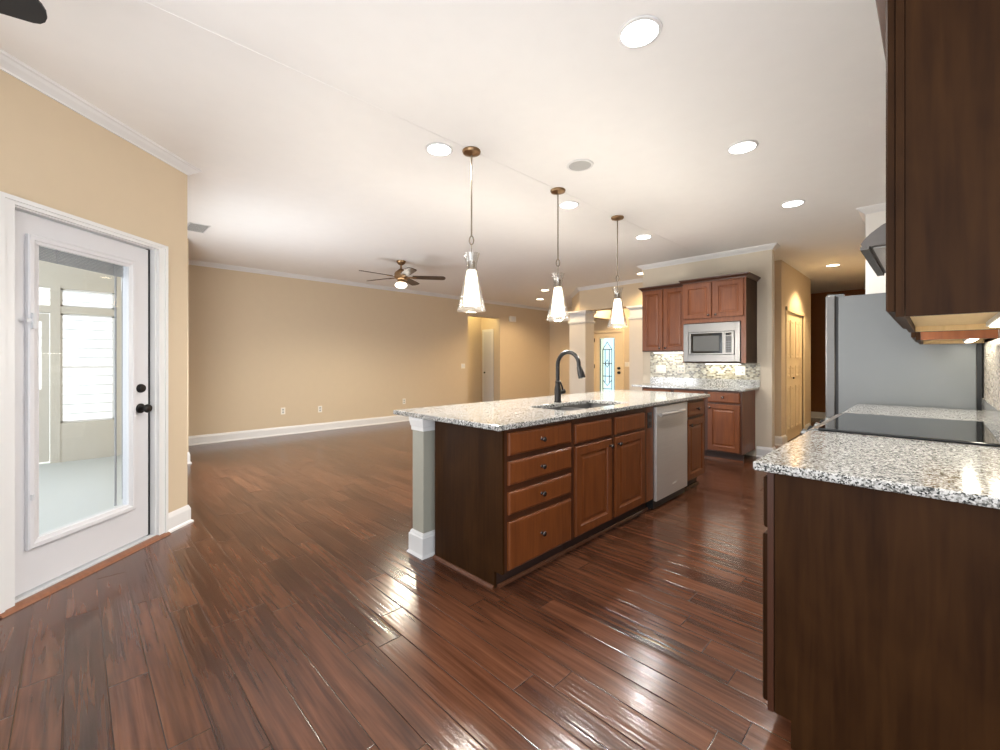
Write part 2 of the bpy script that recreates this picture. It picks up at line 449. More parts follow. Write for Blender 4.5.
# parts of parts: the part's mesh is already relative to the thing's base, so sub-parts share that base
def sub(mb, name, mat, part, **kw):
    return mb.build(name, mat, part, **kw)

def thing(name, label, cat, base, group=None):
    o = bpy.data.objects.new(name, None); COL.objects.link(o)
    o.empty_display_size = 0.1
    o.location = base; o['_b'] = list(base); o['label'] = label; o['category'] = cat
    if group: o['group'] = group
    return o

def tag(o, label, cat, group=None):
    o['label'] = label; o['category'] = cat
    if group: o['group'] = group
    return o

def struct(o, label=None):
    o['kind'] = 'structure'
    if label: o['label'] = label
    return o

def lamp(name, typ, loc, energy, col, parent=None, size=0.08, rot=None, spot=None, blend=0.6, sy=None):
    d = bpy.data.lights.new(name, typ); d.energy = energy; d.color = col
    if typ == 'AREA':
        d.size = size
        if sy: d.shape = 'RECTANGLE'; d.size_y = sy
    else: d.shadow_soft_size = size
    if spot: d.spot_size = math.radians(spot); d.spot_blend = blend
    o = bpy.data.objects.new(name, d); COL.objects.link(o)
    if parent is not None:
        o.parent = parent; o.location = Vector(loc)-Vector(parent['_b'])
    else: o.location = loc
    if rot: o.rotation_euler = rot
    return o

CROWN = [(0.0, CEIL-0.062), (0.008, CEIL-0.062), (0.012, CEIL-0.053), (0.020, CEIL-0.046), (0.040, CEIL-0.030),
         (0.052, CEIL-0.016), (0.062, CEIL-0.012), (0.066, CEIL), (0.0, CEIL)]
BASEB = [(0.0, 0.0), (0.030, 0.0), (0.028, 0.012), (0.016, 0.022), (0.016, 0.105), (0.010, 0.125), (0.004, 0.138), (0.0, 0.138)]

# ---------------------------------------------------------------- the room shell
XL = -7.78                      # far living-room wall
YM = 6.36                       # kitchen wall behind the microwave
XR = 0.25                       # range wall
P = (-4.059, 0.620); D = (0.684, -0.7295); NN = (0.7295, 0.684)     # angled door wall
def dw(t, o, z): return (P[0]+D[0]*t+NN[0]*o, P[1]+D[1]*t+NN[1]*o, z)
def dw2(t, o): return dw(t, o, 0)[:2]
TW = 2.3

fl = MB().prism([dw2(0, -0.02), (-4.06, 0.60), (-9.6, 0.60), (-9.6, 9.72), (-4.6, 9.72), (-4.6, 13.0), (2.2, 13.0), (2.2, -3.0), (-0.9, -3.0), dw2(TW, -0.02)], -0.06, 0.0)
struct(fl.build('floor', 'floor'), 'dark hand-scraped wood plank floor')
ce = MB().prism([dw2(0, -0.14), (-4.2, 0.45), (-9.6, 0.45), (-9.6, 10.0), (-4.6, 10.0), (-4.6, 13.0), (2.2, 13.0), (2.2, -3.0), (-0.9, -3.0), dw2(TW, -0.14)], CEIL, CEIL+0.12)
struct(ce.build('ceiling', 'ceiling'), 'white painted ceiling')

# long beige living-room wall with the doorway opening
w = MB()
OY0, OY1, OZ = 6.63, 7.70, 2.335
w.box(XL-0.12, XL, 0.48, OY0, 0, CEIL).box(XL-0.12, XL, OY0, OY1, OZ, CEIL).box(XL-0.12, XL, OY1, 12.6, 0, CEIL)
struct(w.build('wall_left', 'wall'), 'long beige living room wall')
cr = MB().sweep([(XL, 12.6), (XL, 1.03)], CROWN); struct(cr.build('trim_1', 'trim'), 'white crown moulding along beige living room wall')
bb = MB().sweep([(XL, OY0), (XL, 1.03)], BASEB); bb.sweep([(XL, 12.6), (XL, OY1)], BASEB)
struct(bb.build('baseboard_left', 'trim'), 'white baseboard along beige living room wall')

# niche hallway behind the doorway
nk = MB().box(-8.75, -8.63, 6.2, 8.0, 0, CEIL).box(-8.75, XL-0.12, 7.82, 7.94, 0, CEIL).box(-8.75, XL-0.12, 6.3, 6.42, 0, CEIL)
struct(nk.build('wall_niche', 'wall'), 'beige wall of the small passage behind the doorway')
nd = MB().box(-8.56, -8.50, 7.80, 7.82, 0, 2.03).box(-8.20, -8.14, 7.80, 7.82, 0, 2.03).box(-8.56, -8.14, 7.80, 7.82, 2.03, 2.10)
o = struct(nd.build('door_3', 'trim'), 'white door inside the small passage behind the doorway')
MB().rings((-8.50, 7.815, 0.01), (1, 0, 0), (0, 0, 1), (0, -1, 0), 0.30, 2.02, [(0, 0), (0, 0.006), (0.06, 0.006), (0.07, 0.0), (0.085, 0.004)]).build('door_leaf', 'door_white', o)
MB().lathe([(0.0, 0), (0.022, 0.01), (0.022, 0.03), (0.01, 0.05), (0, 0.05)], (-8.44, 7.745, 0.95), 10, 'y').build('door_knob', 'bronze', o)

# hidden wall beyond the angled door wall, with an unseen opening added to let daylight in, and the pier
w = MB()
w.box(-6.40, -5.9, 0.48, 0.60, 0, CEIL).box(-4.55, -4.07, 0.48, 0.60, 0, CEIL).box(-5.9, -4.55, 0.48, 0.60, 0, 0.3).box(-5.9, -4.55, 0.48, 0.60, 2.35, CEIL)
struct(w.build('wall_porch', 'wall'), 'beige wall between the living room and the porch')
pr = MB().box(-7.78, -6.41, 0.46, 0.99, 0, CEIL)
struct(pr.build('wall_pier', 'wall'), 'beige bump-out at the near end of the long wall')
bb = MB().sweep([(XL, 0.99), (-6.41, 0.99), (-6.41, 0.60)][::-1], [(o_, z_) for o_, z_ in BASEB][::1])
bb = MB().sweep([(-6.41, 0.60), (-6.41, 0.99), (XL+0.02, 0.99)], [(-o_, z_) for o_, z_ in BASEB])
struct(bb.build('baseboard_pier', 'trim'), 'white baseboard around the bump-out')

# angled wall with the porch door
T0, T1 = 0.285, 1.160           # rough opening
wl = MB(dw)
wl.box(0, T0, -0.14, 0, 0, CEIL).box(T1, TW, -0.14, 0, 0, CEIL).box(T0, T1, -0.14, 0, 2.045, CEIL)
struct(wl.build('wall_door', 'wall'), 'angled beige wall holding the porch door')
cr = MB().sweep([dw2(0, -0.14), dw2(0, 0), dw2(TW, 0)], CROWN)
struct(cr.build('trim_2', 'trim'), 'white crown moulding on the angled door wall')
bb = MB().sweep([dw2(0, -0.14), dw2(0, 0), dw2(0.215, 0)], BASEB)
bb.sweep([dw2(1.235, 0), dw2(TW, 0)], BASEB)
struct(bb.build('baseboard_door', 'trim'), 'white baseboard on the angled door wall')

# porch door (door_1) with casing, slab, glass lite, enclosed blind, hardware
cs = MB(dw)
for t0, t1, z0, z1 in ((0.215, 0.285, 0, 2.075), (1.160, 1.230, 0, 2.075)):
    cs.box(t0, t1, 0.0, 0.020, z0, z1)
    tm = t0 if t0 < 0.5 else t1-0.022
    cs.box(tm, tm+0.022, 0.0, 0.028, z0, z1)
cs.box(0.285, 1.160, 0.0, 0.020, 2.035, 2.075); cs.box(0.237, 1.208, 0, 0.028, 2.053, 2.075)
cs.box(T0, 0.300, -0.14, 0.0, 0.02, 2.045).box(1.145, T1, -0.14, 0.0, 0.02, 2.045).box(0.300, 1.145, -0.14, 0, 2.030, 2.045)
dr = struct(cs.build('door_1', 'trim'), 'white porch door with a tall glass lite')
sl = MB(dw)
G0, G1, GZ0, GZ1 = 0.478, 0.998, 0.305, 1.873
S0, S1, SZ0, SZ1 = 0.322, 1.140, 0.038, 2.022
sl.box(S0, G0-0.01, -0.075, -0.030, SZ0, SZ1).box(G1+0.01, S1, -0.075, -0.030, SZ0, SZ1)
sl.box(G0-0.01, G1+0.01, -0.075, -0.030, SZ0, GZ0-0.01).box(G0-0.01, G1+0.01, -0.075, -0.030, GZ1+0.01, SZ1)
slab = sl.build('door_leaf', 'door_white', dr)
def frame_rings(mb, t0, t1, z0, z1, prof):
    # picture-frame: prof of (inset, height) lofted around a rectangle on the door wall
    vs = []; m = len(prof)
    for ins, ht in prof:
        for (t, z) in ((t0+ins, z0+ins), (t1-ins, z0+ins), (t1-ins, z1-ins), (t0+ins, z1-ins)):
            vs.append((t, ht, z))
    fs = []
    for i in range(m):
        j = (i+1) % m
        for k in range(4):
            k2 = (k+1) % 4
            fs.append((4*i+k, 4*i+k2, 4*j+k2, 4*j+k))
    return mb.add(vs, fs)
lf = frame_rings(MB(dw), 0.436, 1.074, 0.255, 1.915, [(0, -0.031), (0, -0.014), (0.006, -0.008), (0.026, -0.008), (0.032, -0.014), (0.046, -0.018), (0.046, -0.031)])
lite = lf.build('glass_frame', 'door_white', slab)
MB(dw).box(G0-0.008, G1+0.008, -0.050, -0.046, GZ0-0.008, GZ1+0.008).build('glass_pane', 'glass', slab)
bl = MB(dw)
for i in range(9): bl.box(G0+0.004, G1-0.004, -0.068, -0.054, 1.800+i*0.0085, 1.8045+i*0.0085)
for q in (0.14, 0.80): bl.box(G0+(G1-G0)*q-0.004, G0+(G1-G0)*q+0.004, -0.0535, -0.052, 1.795, 1.876)
bl.box(G0+0.012, G0+0.016, -0.057, -0.054, 0.34, 1.80).box(G0+0.052, G0+0.062, -0.062, -0.056, 0.31, 1.80)
bl.build('blind', 'blind', slab)
bt = MB(dw).box(1.050, 1.066, -0.010, 0.006, 1.42, 1.50).box(1.064, 1.090, -0.008, 0.002, 1.45, 1.47).box(1.052, 1.068, -0.010, 0.0, 0.515, 0.545)
bt.build('blind_slider', 'lite', slab)
kd = MB(dw).lathe([(0.0, -0.03), (0.030, -0.03), (0.030, -0.018), (0.024, -0.008), (0.0, -0.006)], (0.385, 0.0, 1.062), 16, 'y')
kd.build('deadbolt', 'bronze', slab, smooth=True)
kk = MB(dw).lathe([(0, -0.03), (0.033, -0.03), (0.033, -0.022), (0.014, -0.016), (0.012, 0.002), (0.026, 0.012), (0.030, 0.024), (0.024, 0.036), (0.0, 0.040)], (0.385, 0.0, 0.925), 18, 'y')
kk.build('door_knob', 'bronze', slab, smooth=True)
MB(dw).box(0.300, 1.145, -0.10, -0.005, 0.012, 0.030).build('threshold', 'lite', dr)
MB(dw).box(0.300, 0.319, -0.060, -0.034, 0.03, 2.03).build('weather_strip', 'black', dr)
MB(dw).sweep([(0.215, 0.0), (1.235, 0.0)], [(0, 0), (0.050, 0), (0.040, 0.012), (0.014, 0.020), (0, 0.020)]).build('threshold_moulding', 'wood_sill', dr)

# ---------------------------------------------------------------- porch beyond the door
pf = MB().prism([(-7.75, 0.48), (-4.2, 0.48), dw2(0, -0.14), dw2(TW, -0.14), (-2.5, -3.6), (-7.75, -3.6)], -0.09, -0.02)
struct(pf.build('floor_porch', 'porch_floor'), 'pale blue tiled porch floor')
pc = MB().prism([(-7.85, 0.45), (-4.2, 0.45), dw2(0, -0.141), dw2(TW, -0.141), (-2.5, -3.6), (-7.85, -3.6)], 2.50, 2.56)
struct(pc.build('ceiling_porch', 'ceiling'), 'pale porch ceiling')
XP = -7.72
pw = MB()
pw.box(XP-0.1, XP, -3.6, 0.45, 2.165, 2.50)
pw.box(XP-0.1, XP, -0.20, 0.45, -0.02, 0.47)
for y0, y1 in ((-0.215, -0.125), (0.380, 0.46), (-1.20, -1.10), (-2.2, -2.1), (-3.6, -3.5)): pw.box(XP-0.1, XP+0.006, y0, y1, -0.02, 2.2)
pw.box(XP-0.1, XP, -3.6, 0.45, 1.85, 1.94)
struct(pw.build('wall_porch_outer', 'porch'), 'beige framed outer wall of the porch')
pwn = MB()
for z0, z1 in ((0.47, 1.85), (1.94, 2.165)):
    pwn.box(XP-0.07, XP-0.03, -0.125, -0.105, z0, z1).box(XP-0.07, XP-0.03, 0.36, 0.380, z0, z1).box(XP-0.07, XP-0.03, -0.125, 0.38, z0, z0+0.02).box(XP-0.07, XP-0.03, -0.125, 0.38, z1-0.02, z1)
pwn.box(XP-0.07, XP-0.03, -0.105, 0.36, 1.16, 1.185)
wn1 = struct(pwn.build('window_1', 'trim'), 'porch window with a transom above')
MB().box(XP-0.052, XP-0.048, -0.105, 0.36, 0.49, 1.83).box(XP-0.052, XP-0.048, -0.105, 0.36, 1.96, 2.145).build('window_glass', 'glass', wn1)
sd = MB().box(XP-0.07, XP-0.03, -1.09, -1.02, 0.0, 1.84).box(XP-0.07, XP-0.03, -0.29, -0.222, 0.0, 1.84).box(XP-0.07, XP-0.03, -1.02, -0.29, 0.0, 0.9).box(XP-0.07, XP-0.03, -1.02, -0.29, 1.74, 1.84)
sdo = struct(sd.build('door_2', 'porch'), 'beige storm door of the porch')
MB().box(XP-0.055, XP-0.045, -1.02, -0.29, 0.9, 1.74).build('window_glass', 'glass', sdo)
sg = MB()
for i in range(26):
    z = -0.6+i*0.16
    sg.add([(-10.4, -5, z), (-10.4, 3, z), (-10.4, 3, z+0.16), (-10.4, -5, z+0.16), (-10.388, -5, z), (-10.388, 3, z), (-10.398, 3, z+0.16), (-10.398, -5, z+0.16)],
           [(0, 1, 2, 3), (4, 5, 6, 7), (0, 1, 5, 4), (2, 3, 7, 6), (0, 3, 7, 4), (1, 2, 6, 5)])
nh = thing('neighbouring_house', 'white lap-sided house wall seen through the porch window', 'house', (-10.4, -1, -0.6))
sg.build('siding', 'siding', nh)
struct(MB().box(-30, -7.85, -20, 12, -0.75, -0.62).build('ground', plain('grass_ground', (0.20, 0.24, 0.12), 0.9)), 'ground outside the porch')

# ---------------------------------------------------------------- kitchen wall with the microwave, hall, foyer
w = MB().box(-3.23, -1.465, YM, YM+0.12, 0, CEIL)
struct(w.build('wall_back', 'wall_pale'), 'pale kitchen wall behind the microwave cabinets')
cr = MB().sweep([(-3.23, YM+0.12), (-3.23, YM), (-1.465, YM), (-1.465, YM+0.12)], [(-o_, z_) for o_, z_ in CROWN])
struct(cr.build('trim_3', 'trim'), 'white crown moulding above the microwave cabinets')
bb = MB().sweep([(-1.64, YM), (-1.465, YM), (-1.465, YM+0.12)], [(-o_, z_) for o_, z_ in BASEB])
struct(bb.build('baseboard_back', 'trim'), 'white baseboard beside the microwave wall base cabinet')

XH = -1.59
w = MB().box(-3.2, XH, 7.42, 7.54, 0, CEIL).box(XH-0.12, XH, 7.54, 7.72, 0, CEIL).box(XH-0.12, XH, 8.92, 9.45, 0, CEIL).box(XH-0.12, XH, 7.72, 8.92, 2.02, CEIL).box(-1.9, XH-0.0, 9.45, 9.57, 0, CEIL)
struct(w.build('wall_hall', 'wall'), 'warm beige hall wall with the closet')
bb = MB().sweep([(-3.2, 7.42), (XH, 7.42), (XH, 7.70)], [(-o_, z_) for o_, z_ in BASEB]); bb.sweep([(XH, 8.94), (XH, 9.45)], [(-o_, z_) for o_, z_ in BASEB])
struct(bb.build('baseboard_hall', 'trim'), 'white baseboard of the hall wall')
# closet bifold door with two leaves
cz = MB().box(XH-0.02, XH+0.015, 7.66, 7.72, 0, 2.08).box(XH-0.02, XH+0.015, 8.92, 8.98, 0, 2.08).box(XH-0.02, XH+0.015, 7.66, 8.98, 2.02, 2.08)
cd = struct(cz.build('door_4', 'hall_door'), 'cream panelled bifold closet door in the hall')
for k in range(2):
    y0 = 7.716+k*0.604
    lf = MB().box(XH-0.050, XH-0.015, y0, y0+0.602, 0.006, 2.022)
    for z0, z1 in ((0.18, 0.86), (1.0, 1.18), (1.30, 1.90)):
        for q in (0.07, 0.32):
            lf.rings((XH-0.015, y0+q, z0), (0, 1, 0), (0, 0, 1), (1, 0, 0), 0.20, z1-z0, [(0, -0.004), (0, 0.010), (0.03, 0.010), (0.045, -0.002), (0.065, 0.008)])
    lv = lf.build('bifold_leaf', 'hall_door', cd)
MB().lathe([(0, 0), (0.012, 0), (0.016, 0.018), (0, 0.026)], (XH-0.018, 8.24, 0.98), 10, 'x').build('door_knob', 'bronze', cd, smooth=True)

w = MB().box(-4.5, 2.2, 11.6, 11.72, 0, CEIL).box(-4.5, -4.38, 9.83, 11.6, 0, CEIL)  # second box is an unseen side wall added to block outside light
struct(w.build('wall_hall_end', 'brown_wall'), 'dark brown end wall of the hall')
bb = MB().sweep([(-4.38, 11.6), (-0.5, 11.6)], [(-o_, z_) for o_, z_ in BASEB])
struct(bb.build('baseboard_hall_end', 'trim'), 'white baseboard of the dark hall end wall')

YF = 5.50                        # stub wall beyond the refrigerator
w = MB().box(-0.475, 2.2, YF, 11.6, 0, CEIL)
struct(w.build('wall_stub', plain('white_stub_paint', (0.78, 0.76, 0.72), 0.7)), 'white end of wall beyond the refrigerator')
cr = MB().sweep([(-0.475, YF+0.6), (-0.475, YF), (0.25, YF)], [(-o_, z_) for o_, z_ in CROWN])
struct(cr.build('trim_4', 'trim'), 'white crown moulding beyond the refrigerator')
w = MB().box(XR, XR+0.12, 1.62, YF, 0, CEIL)
struct(w.build('wall_right', 'wall_pale'), 'kitchen wall behind the range')

# foyer: header with chamfered corner, two columns, front-door wall
hd = MB().prism([(-3.23, 7.33), (-5.10, 7.33), (-5.83, 8.08), (-5.83, 9.62), (-5.55, 9.62), (-5.55, 8.22), (-4.98, 7.61), (-3.23, 7.61)], 2.275, CEIL)
struct(hd.build('wall_header', 'wall'), 'beige dropped header over the foyer columns')
cr = MB().sweep([(-5.83, 9.6), (-5.83, 8.08), (-5.10, 7.33), (-3.23, 7.33)], [(-o_, z_) for o_, z_ in CROWN])
struct(cr.build('trim_5', 'trim'), 'white crown moulding on the foyer header')
M['column'] = plain('cream_column_paint', (0.72, 0.66, 0.58), 0.5)
def column(x0, x1, y0, y1, label):
    t = thing('square_column', label, 'column', ((x0+x1)/2, (y0+y1)/2, 0), 'square columns at the foyer')
    MB().box(x0, x1, y0, y1, 0.16, 2.03).build('shaft', 'column', t)
    c = MB().box(x0-0.02, x1+0.02, y0-0.02, y1+0.02, 2.03, 2.07).box(x0, x1, y0, y1, 2.07, 2.21).box(x0-0.02, x1+0.02, y0-0.02, y1+0.02, 2.21, 2.235).box(x0-0.045, x1+0.045, y0-0.045, y1+0.045, 2.235, 2.275)
    c.build('capital', 'trim', t, bevel=0.006)
    MB().box(x0-0.025, x1+0.025, y0-0.025, y1+0.025, 0, 0.16).build('column_base', 'trim', t, bevel=0.006)
column(-5.32, -4.93, 7.29, 7.60, 'square cream column left of the stained-glass front door')
column(-4.00, -3.70, 7.35, 7.60, 'square cream column right of the stained-glass front door')
YD = 9.70
w = MB().box(-9.0, -6.27, YD, YD+0.12, 0, CEIL).box(-5.48, -1.7, YD, YD+0.12, 0, CEIL).box(-6.27, -5.48, YD, YD+0.12, 2.0, CEIL)
struct(w.build('wall_front', 'wall'), 'beige foyer wall around the front door')
dc = MB().box(-6.33, -6.26, YD-0.02, YD+0.12, 0, 2.05).box(-5.49, -5.42, YD-0.02, YD+0.12, 0, 2.05).box(-6.26, -5.49, YD-0.02, YD+0.12, 1.985, 2.05)
fd = struct(dc.build('door_5', 'hall_door'), 'cream front door with an oval-free stained glass panel')
fd['label'] = 'cream front door with a tall leaded glass panel'
gx0, gx1, gz0, gz1 = -6.135, -5.695, 0.22, 1.845
lf = MB().box(-6.26, gx0, YD+0.02, YD+0.06, 0.01, 1.985).box(gx1, -5.49, YD+0.02, YD+0.06, 0.01, 1.985).box(gx0, gx1, YD+0.02, YD+0.06, 0.01, gz0).box(gx0, gx1, YD+0.02, YD+0.06, gz1, 1.985)
lf = lf.build('door_leaf', 'hall_door', fd)
MB().box(gx0, gx1, YD+0.036, YD+0.044, gz0, gz1).build('leaded_glass', 'etched', lf)
cm = MB(); gw = gx1-gx0; gh = gz1-gz0
def came(pts, closed=False):
    cm.tube([(gx0+u*gw, YD+0.030, gz0+v*gh) for u, v in pts], 0.0105, 6, closed=closed)
came([(0.05, 0.01), (0.95, 0.01), (0.95, 0.99), (0.05, 0.99)], True)
came([(0.2, 0.20), (0.2, 0.82)]); came([(0.8, 0.20), (0.8, 0.82)])
came([(0.2, 0.82), (0.5, 0.94), (0.8, 0.82)]); came([(0.2, 0.82), (0.8, 0.82)])
came([(0.2, 0.34), (0.5, 0.25), (0.8, 0.34)]); came([(0.2, 0.40), (0.8, 0.40)])
came([(0.5, 0.66), (0.36, 0.60), (0.5, 0.54), (0.64, 0.60)], True); came([(0.2, 0.60), (0.8, 0.60)]); came([(0.36, 0.82), (0.36, 0.60)]); came([(0.64, 0.82), (0.64, 0.60)])
came([(0.36, 0.60), (0.36, 0.30)]); came([(0.64, 0.60), (0.64, 0.30)])
came([(0.2, 0.20), (0.8, 0.20), (0.8, 0.10), (0.5, 0.05), (0.2, 0.10)], True); came([(0.2, 0.15), (0.8, 0.15)])
cm.build('lead_came', 'came', lf)
for z, nm in ((1.075, 'deadbolt'), (0.965, 'door_knob')):
    MB().lathe([(0, 0.03), (0.035, 0.03), (0.035, 0.018), (0.018, 0.0), (0.034, -0.03), (0, -0.045)], (-5.565, YD, z), 12, 'y').build(nm, 'bronze', lf, smooth=True)
for z in (0.35, 1.12, 1.80):
    MB().box(-6.275, -6.255, YD-0.028, YD-0.015, z-0.05, z+0.05).build('hinge', 'bronze', fd)

lamp('foyer_fill', 'POINT', (-5.0, 8.8, 2.5), 32, (1.0, 0.78, 0.50), None, 0.12)  # unseen bare lamp added to warm and brighten the foyer
lamp('passage_fill', 'POINT', (-8.2, 7.2, 2.6), 8, (1.0, 0.84, 0.42), None, 0.1)  # unseen bare lamp added to give the passage its yellow light
# thin drywall bead along the line of the pendants
struct(MB().box(-2.321, -2.313, 0.2, YM-0.07, CEIL-0.0015, CEIL+0.002).build('trim_6', 'ceiling'), 'thin drywall joint line along the ceiling')

# ---------------------------------------------------------------- ceiling fittings
def can(x, y, label, warm=False, r=0.082, energy=CAN_W, group='recessed ceiling lights', spot=150):
    t = thing('recessed_light', label, 'ceiling light', (x, y, CEIL), group)
    MB().lathe([(r+0.016, CEIL), (r+0.014, CEIL-0.006), (r-0.001, CEIL-0.008), (r-0.001, CEIL)], (x, y, 0), 28, cap=False).build('trim_ring', 'trim', t, smooth=True)
    MB().lathe([(0, CEIL-0.002), (0, CEIL-0.006), (r-0.002, CEIL-0.006), (r-0.002, CEIL-0.002)], (x, y, 0), 28).build('lens', 'can_warm' if warm else 'can', t)
    lamp('lamp', 'SPOT', (x, y, CEIL-0.02), energy, (1.0, 0.74, 0.42) if warm else CAN_COL, t, 0.07, spot=spot, blend=0.5)
    return t
can(-0.945, 1.83, 'large recessed ceiling light nearest the viewer, top of the photo')
can(-0.945, 3.32, 'recessed ceiling light second from the viewer in the right row')
can(-0.945, 4.84, 'recessed ceiling light at the far end of the right row, before the hall')
can(-2.46, 1.83, 'recessed ceiling light just left of the nearest pendant canopy')
can(-2.46, 3.36, 'recessed ceiling light just right of the middle pendant canopy')
can(-2.46, 4.86, 'recessed ceiling light just right of the farthest pendant canopy')
can(-1.11, 8.38, 'warm recessed ceiling light in the hall beyond the kitchen', True, energy=130, spot=118)
can(-5.75, 7.02, 'recessed ceiling light by the foyer header, the right of the pair near the long wall', True, energy=75)
can(-6.66, 7.94, 'recessed ceiling light by the foyer, the lower left of the pair near the long wall', True, energy=75)
can(-3.50, 6.86, 'recessed ceiling light beside the left corner of the microwave wall', True, energy=45)

t = thing('ceiling_speaker', 'round grey in-ceiling speaker with white rim between the light rows', 'speaker', (-1.904, 2.743, CEIL))
MB().lathe([(0.102, CEIL), (0.100, CEIL-0.006), (0.084, CEIL-0.008), (0.084, CEIL)], (-1.904, 2.743, 0), 28, cap=False).build('rim', 'trim', t, smooth=True)
MB().lathe([(0, CEIL-0.006), (0.084, CEIL-0.006), (0.084, CEIL)], (-1.904, 2.743, 0), 28).build('grille', 'grille', t)

t = thing('air_vent', 'small ceiling air register above the near end of the living room', 'vent', (-5.81, 0.97, CEIL))
MB().box(-5.99, -5.63, 0.88, 0.89, CEIL-0.008, CEIL).box(-5.99, -5.63, 1.06, 1.07, CEIL-0.008, CEIL).box(-5.99, -5.98, 0.88, 1.07, CEIL-0.008, CEIL).box(-5.64, -5.63, 0.88, 1.07, CEIL-0.008, CEIL).build('frame', 'trim', t)
vs = MB()
for i in range(9): vs.box(-5.97+i*0.037, -5.955+i*0.037, 0.89, 1.06, CEIL-0.006, CEIL-0.001)
vs.build('louvre', 'grille', t)

def fan(x, y, zb, ang, rad, label, blade_mat, metal, lit, width=0.135, drop=0.12):
    t = thing('ceiling_fan', label, 'ceiling fan', (x, y, CEIL))
    MB().lathe([(0.0, CEIL), (0.068, CEIL), (0.066, CEIL-0.02), (0.045, CEIL-0.05), (0.02, CEIL-0.065), (0, CEIL-0.065)], (x, y, 0), 20).build('canopy', metal, t, smooth=True)
    MB().lathe([(0.013, CEIL-0.06), (0.013, zb+0.10)], (x, y, 0), 12).build('downrod', metal, t)
    MB().lathe([(0, zb+0.125), (0.03, zb+0.12), (0.05, zb+0.10), (0.088, zb+0.07), (0.098, zb+0.05), (0.098, zb-0.01), (0.08, zb-0.03), (0.05, zb-0.05), (0, zb-0.05)], (x, y, 0), 24).build('motor_housing', metal, t, smooth=True)
    for k in range(5):
        a = math.radians(ang+72*k); ca, sa = math.cos(a), math.sin(a)
        pitch = math.radians(-11)
        def bx(u, v, h):
            vv = v*math.cos(pitch)-h*math.sin(pitch); hh = v*math.sin(pitch)+h*math.cos(pitch)
            return (x+u*ca-vv*sa, y+u*sa+vv*ca, zb+hh)
        pl = [(0.17, -width*0.40), (0.30, -width*0.47)]
        pl += [(rad-0.05, -width*0.5)]+[(rad-0.05+0.05*math.sin(q), -width*0.5*math.cos(q)) for q in [i*PI/8 for i in range(1, 8)]]+[(rad-0.05, width*0.5)]
        pl += [(0.30, width*0.47), (0.17, width*0.40)]
        b = MB(bx).prism(pl, -0.004, 0.004).build('blade', blade_mat, t)
        MB(bx).prism([(0.075, -0.018), (0.20, -0.026), (0.24, 0), (0.20, 0.026), (0.075, 0.018)], -0.012, -0.004).build('blade_bracket', metal, b)
    if lit:
        MB().lathe([(0.055, zb-0.05), (0.06, zb-0.08), (0.05, zb-0.085), (0, zb-0.085)], (x, y, 0), 20).build('light_fitter', metal, t, smooth=True)
        MB().lathe([(0.058, zb-0.085), (0.085, zb-0.105), (0.088, zb-0.125), (0.065, zb-0.155), (0.0, zb-0.168)], (x, y, 0), 22).build('lit_globe', 'globe', t, smooth=True)
        lamp('lamp', 'SPOT', (x, y, zb-0.20), 85, (1.0, 0.9, 0.72), t, 0.08, spot=165)
    return t
fan(-5.60, 3.464, 2.505, 54, 0.66, 'antique brass ceiling fan with dark blades and lit globe over the living room', 'blade', 'antique', True)
fan(-2.32, -0.80, 2.45, 77, 0.75, 'black-bladed ceiling fan at the top left corner of the photo', 'blade_black', 'bronze', False)

# pendants
def pendant(x, y, label):
    t = thing('pendant_light', label, 'pendant light', (x, y, CEIL), 'pendant lights over the island')
    MB().lathe([(0, CEIL), (0.064, CEIL), (0.066, CEIL-0.008), (0.060, CEIL-0.020), (0.030, CEIL-0.030), (0.014, CEIL-0.036), (0, CEIL-0.036)], (x, y, 0), 24).build('canopy', 'antique', t, smooth=True)
    MB().lathe([(0.006, CEIL-0.03), (0.006, 2.135)], (x, y, 0), 10).build('rod', 'nickel', t)
    MB().tube([(x+0.015*math.cos(q)*0.7071, y+0.015*math.cos(q)*0.7071, 2.108+0.030*math.sin(q)) for q in [i*2*PI/16 for i in range(16)]], 0.005, 6, closed=True).build('loop', 'nickel', t, smooth=True)
    MB().lathe([(0.003, 2.082), (0.003, 1.955)], (x, y, 0), 8).build('cord', 'nickel', t)
    MB().lathe([(0.0, 1.962), (0.022, 1.96), (0.024, 1.95), (0.024, 1.905), (0.030, 1.90), (0.030, 1.893), (0, 1.893)], (x, y, 0), 18).build('socket_cup', 'nickel', t, smooth=True)
    MB().lathe([(0.0, 1.892), (0.032, 1.892), (0.040, 1.85), (0.060, 1.665), (0.060, 1.645), (0.0, 1.645)], (x, y, 0), 22).build('inner_shade', 'pendant', t, smooth=True)
    zs = [(0.058, 2.012), (0.050, 1.985), (0.040, 1.945), (0.0375, 1.925), (0.041, 1.895)]
    og = MB().lathe(zs+[(r-0.004, z) for r, z in zs][::-1]+[zs[0]], (x, y, 0), 28, cap=False).build('outer_glass', 'shade', t, smooth=True)
    zs = [(0.041, 1.895), (0.098, 1.618), (0.104, 1.605)]
    MB().lathe(zs+[(r-0.004, z) for r, z in zs][::-1]+[zs[0]], (x, y, 0), 28, cap=False).build('seeded_skirt', 'seeded', og, smooth=True)
    lamp('lamp', 'POINT', (x, y, 1.50), 21, (1.0, 0.95, 0.87), t, 0.05)
    return t
pendant(-2.317, 2.008, 'nearest and largest glass pendant light over the island')
pendant(-2.317, 3.006, 'middle glass pendant light over the island')
pendant(-2.317, 4.010, 'farthest glass pendant light over the island, before the foyer')

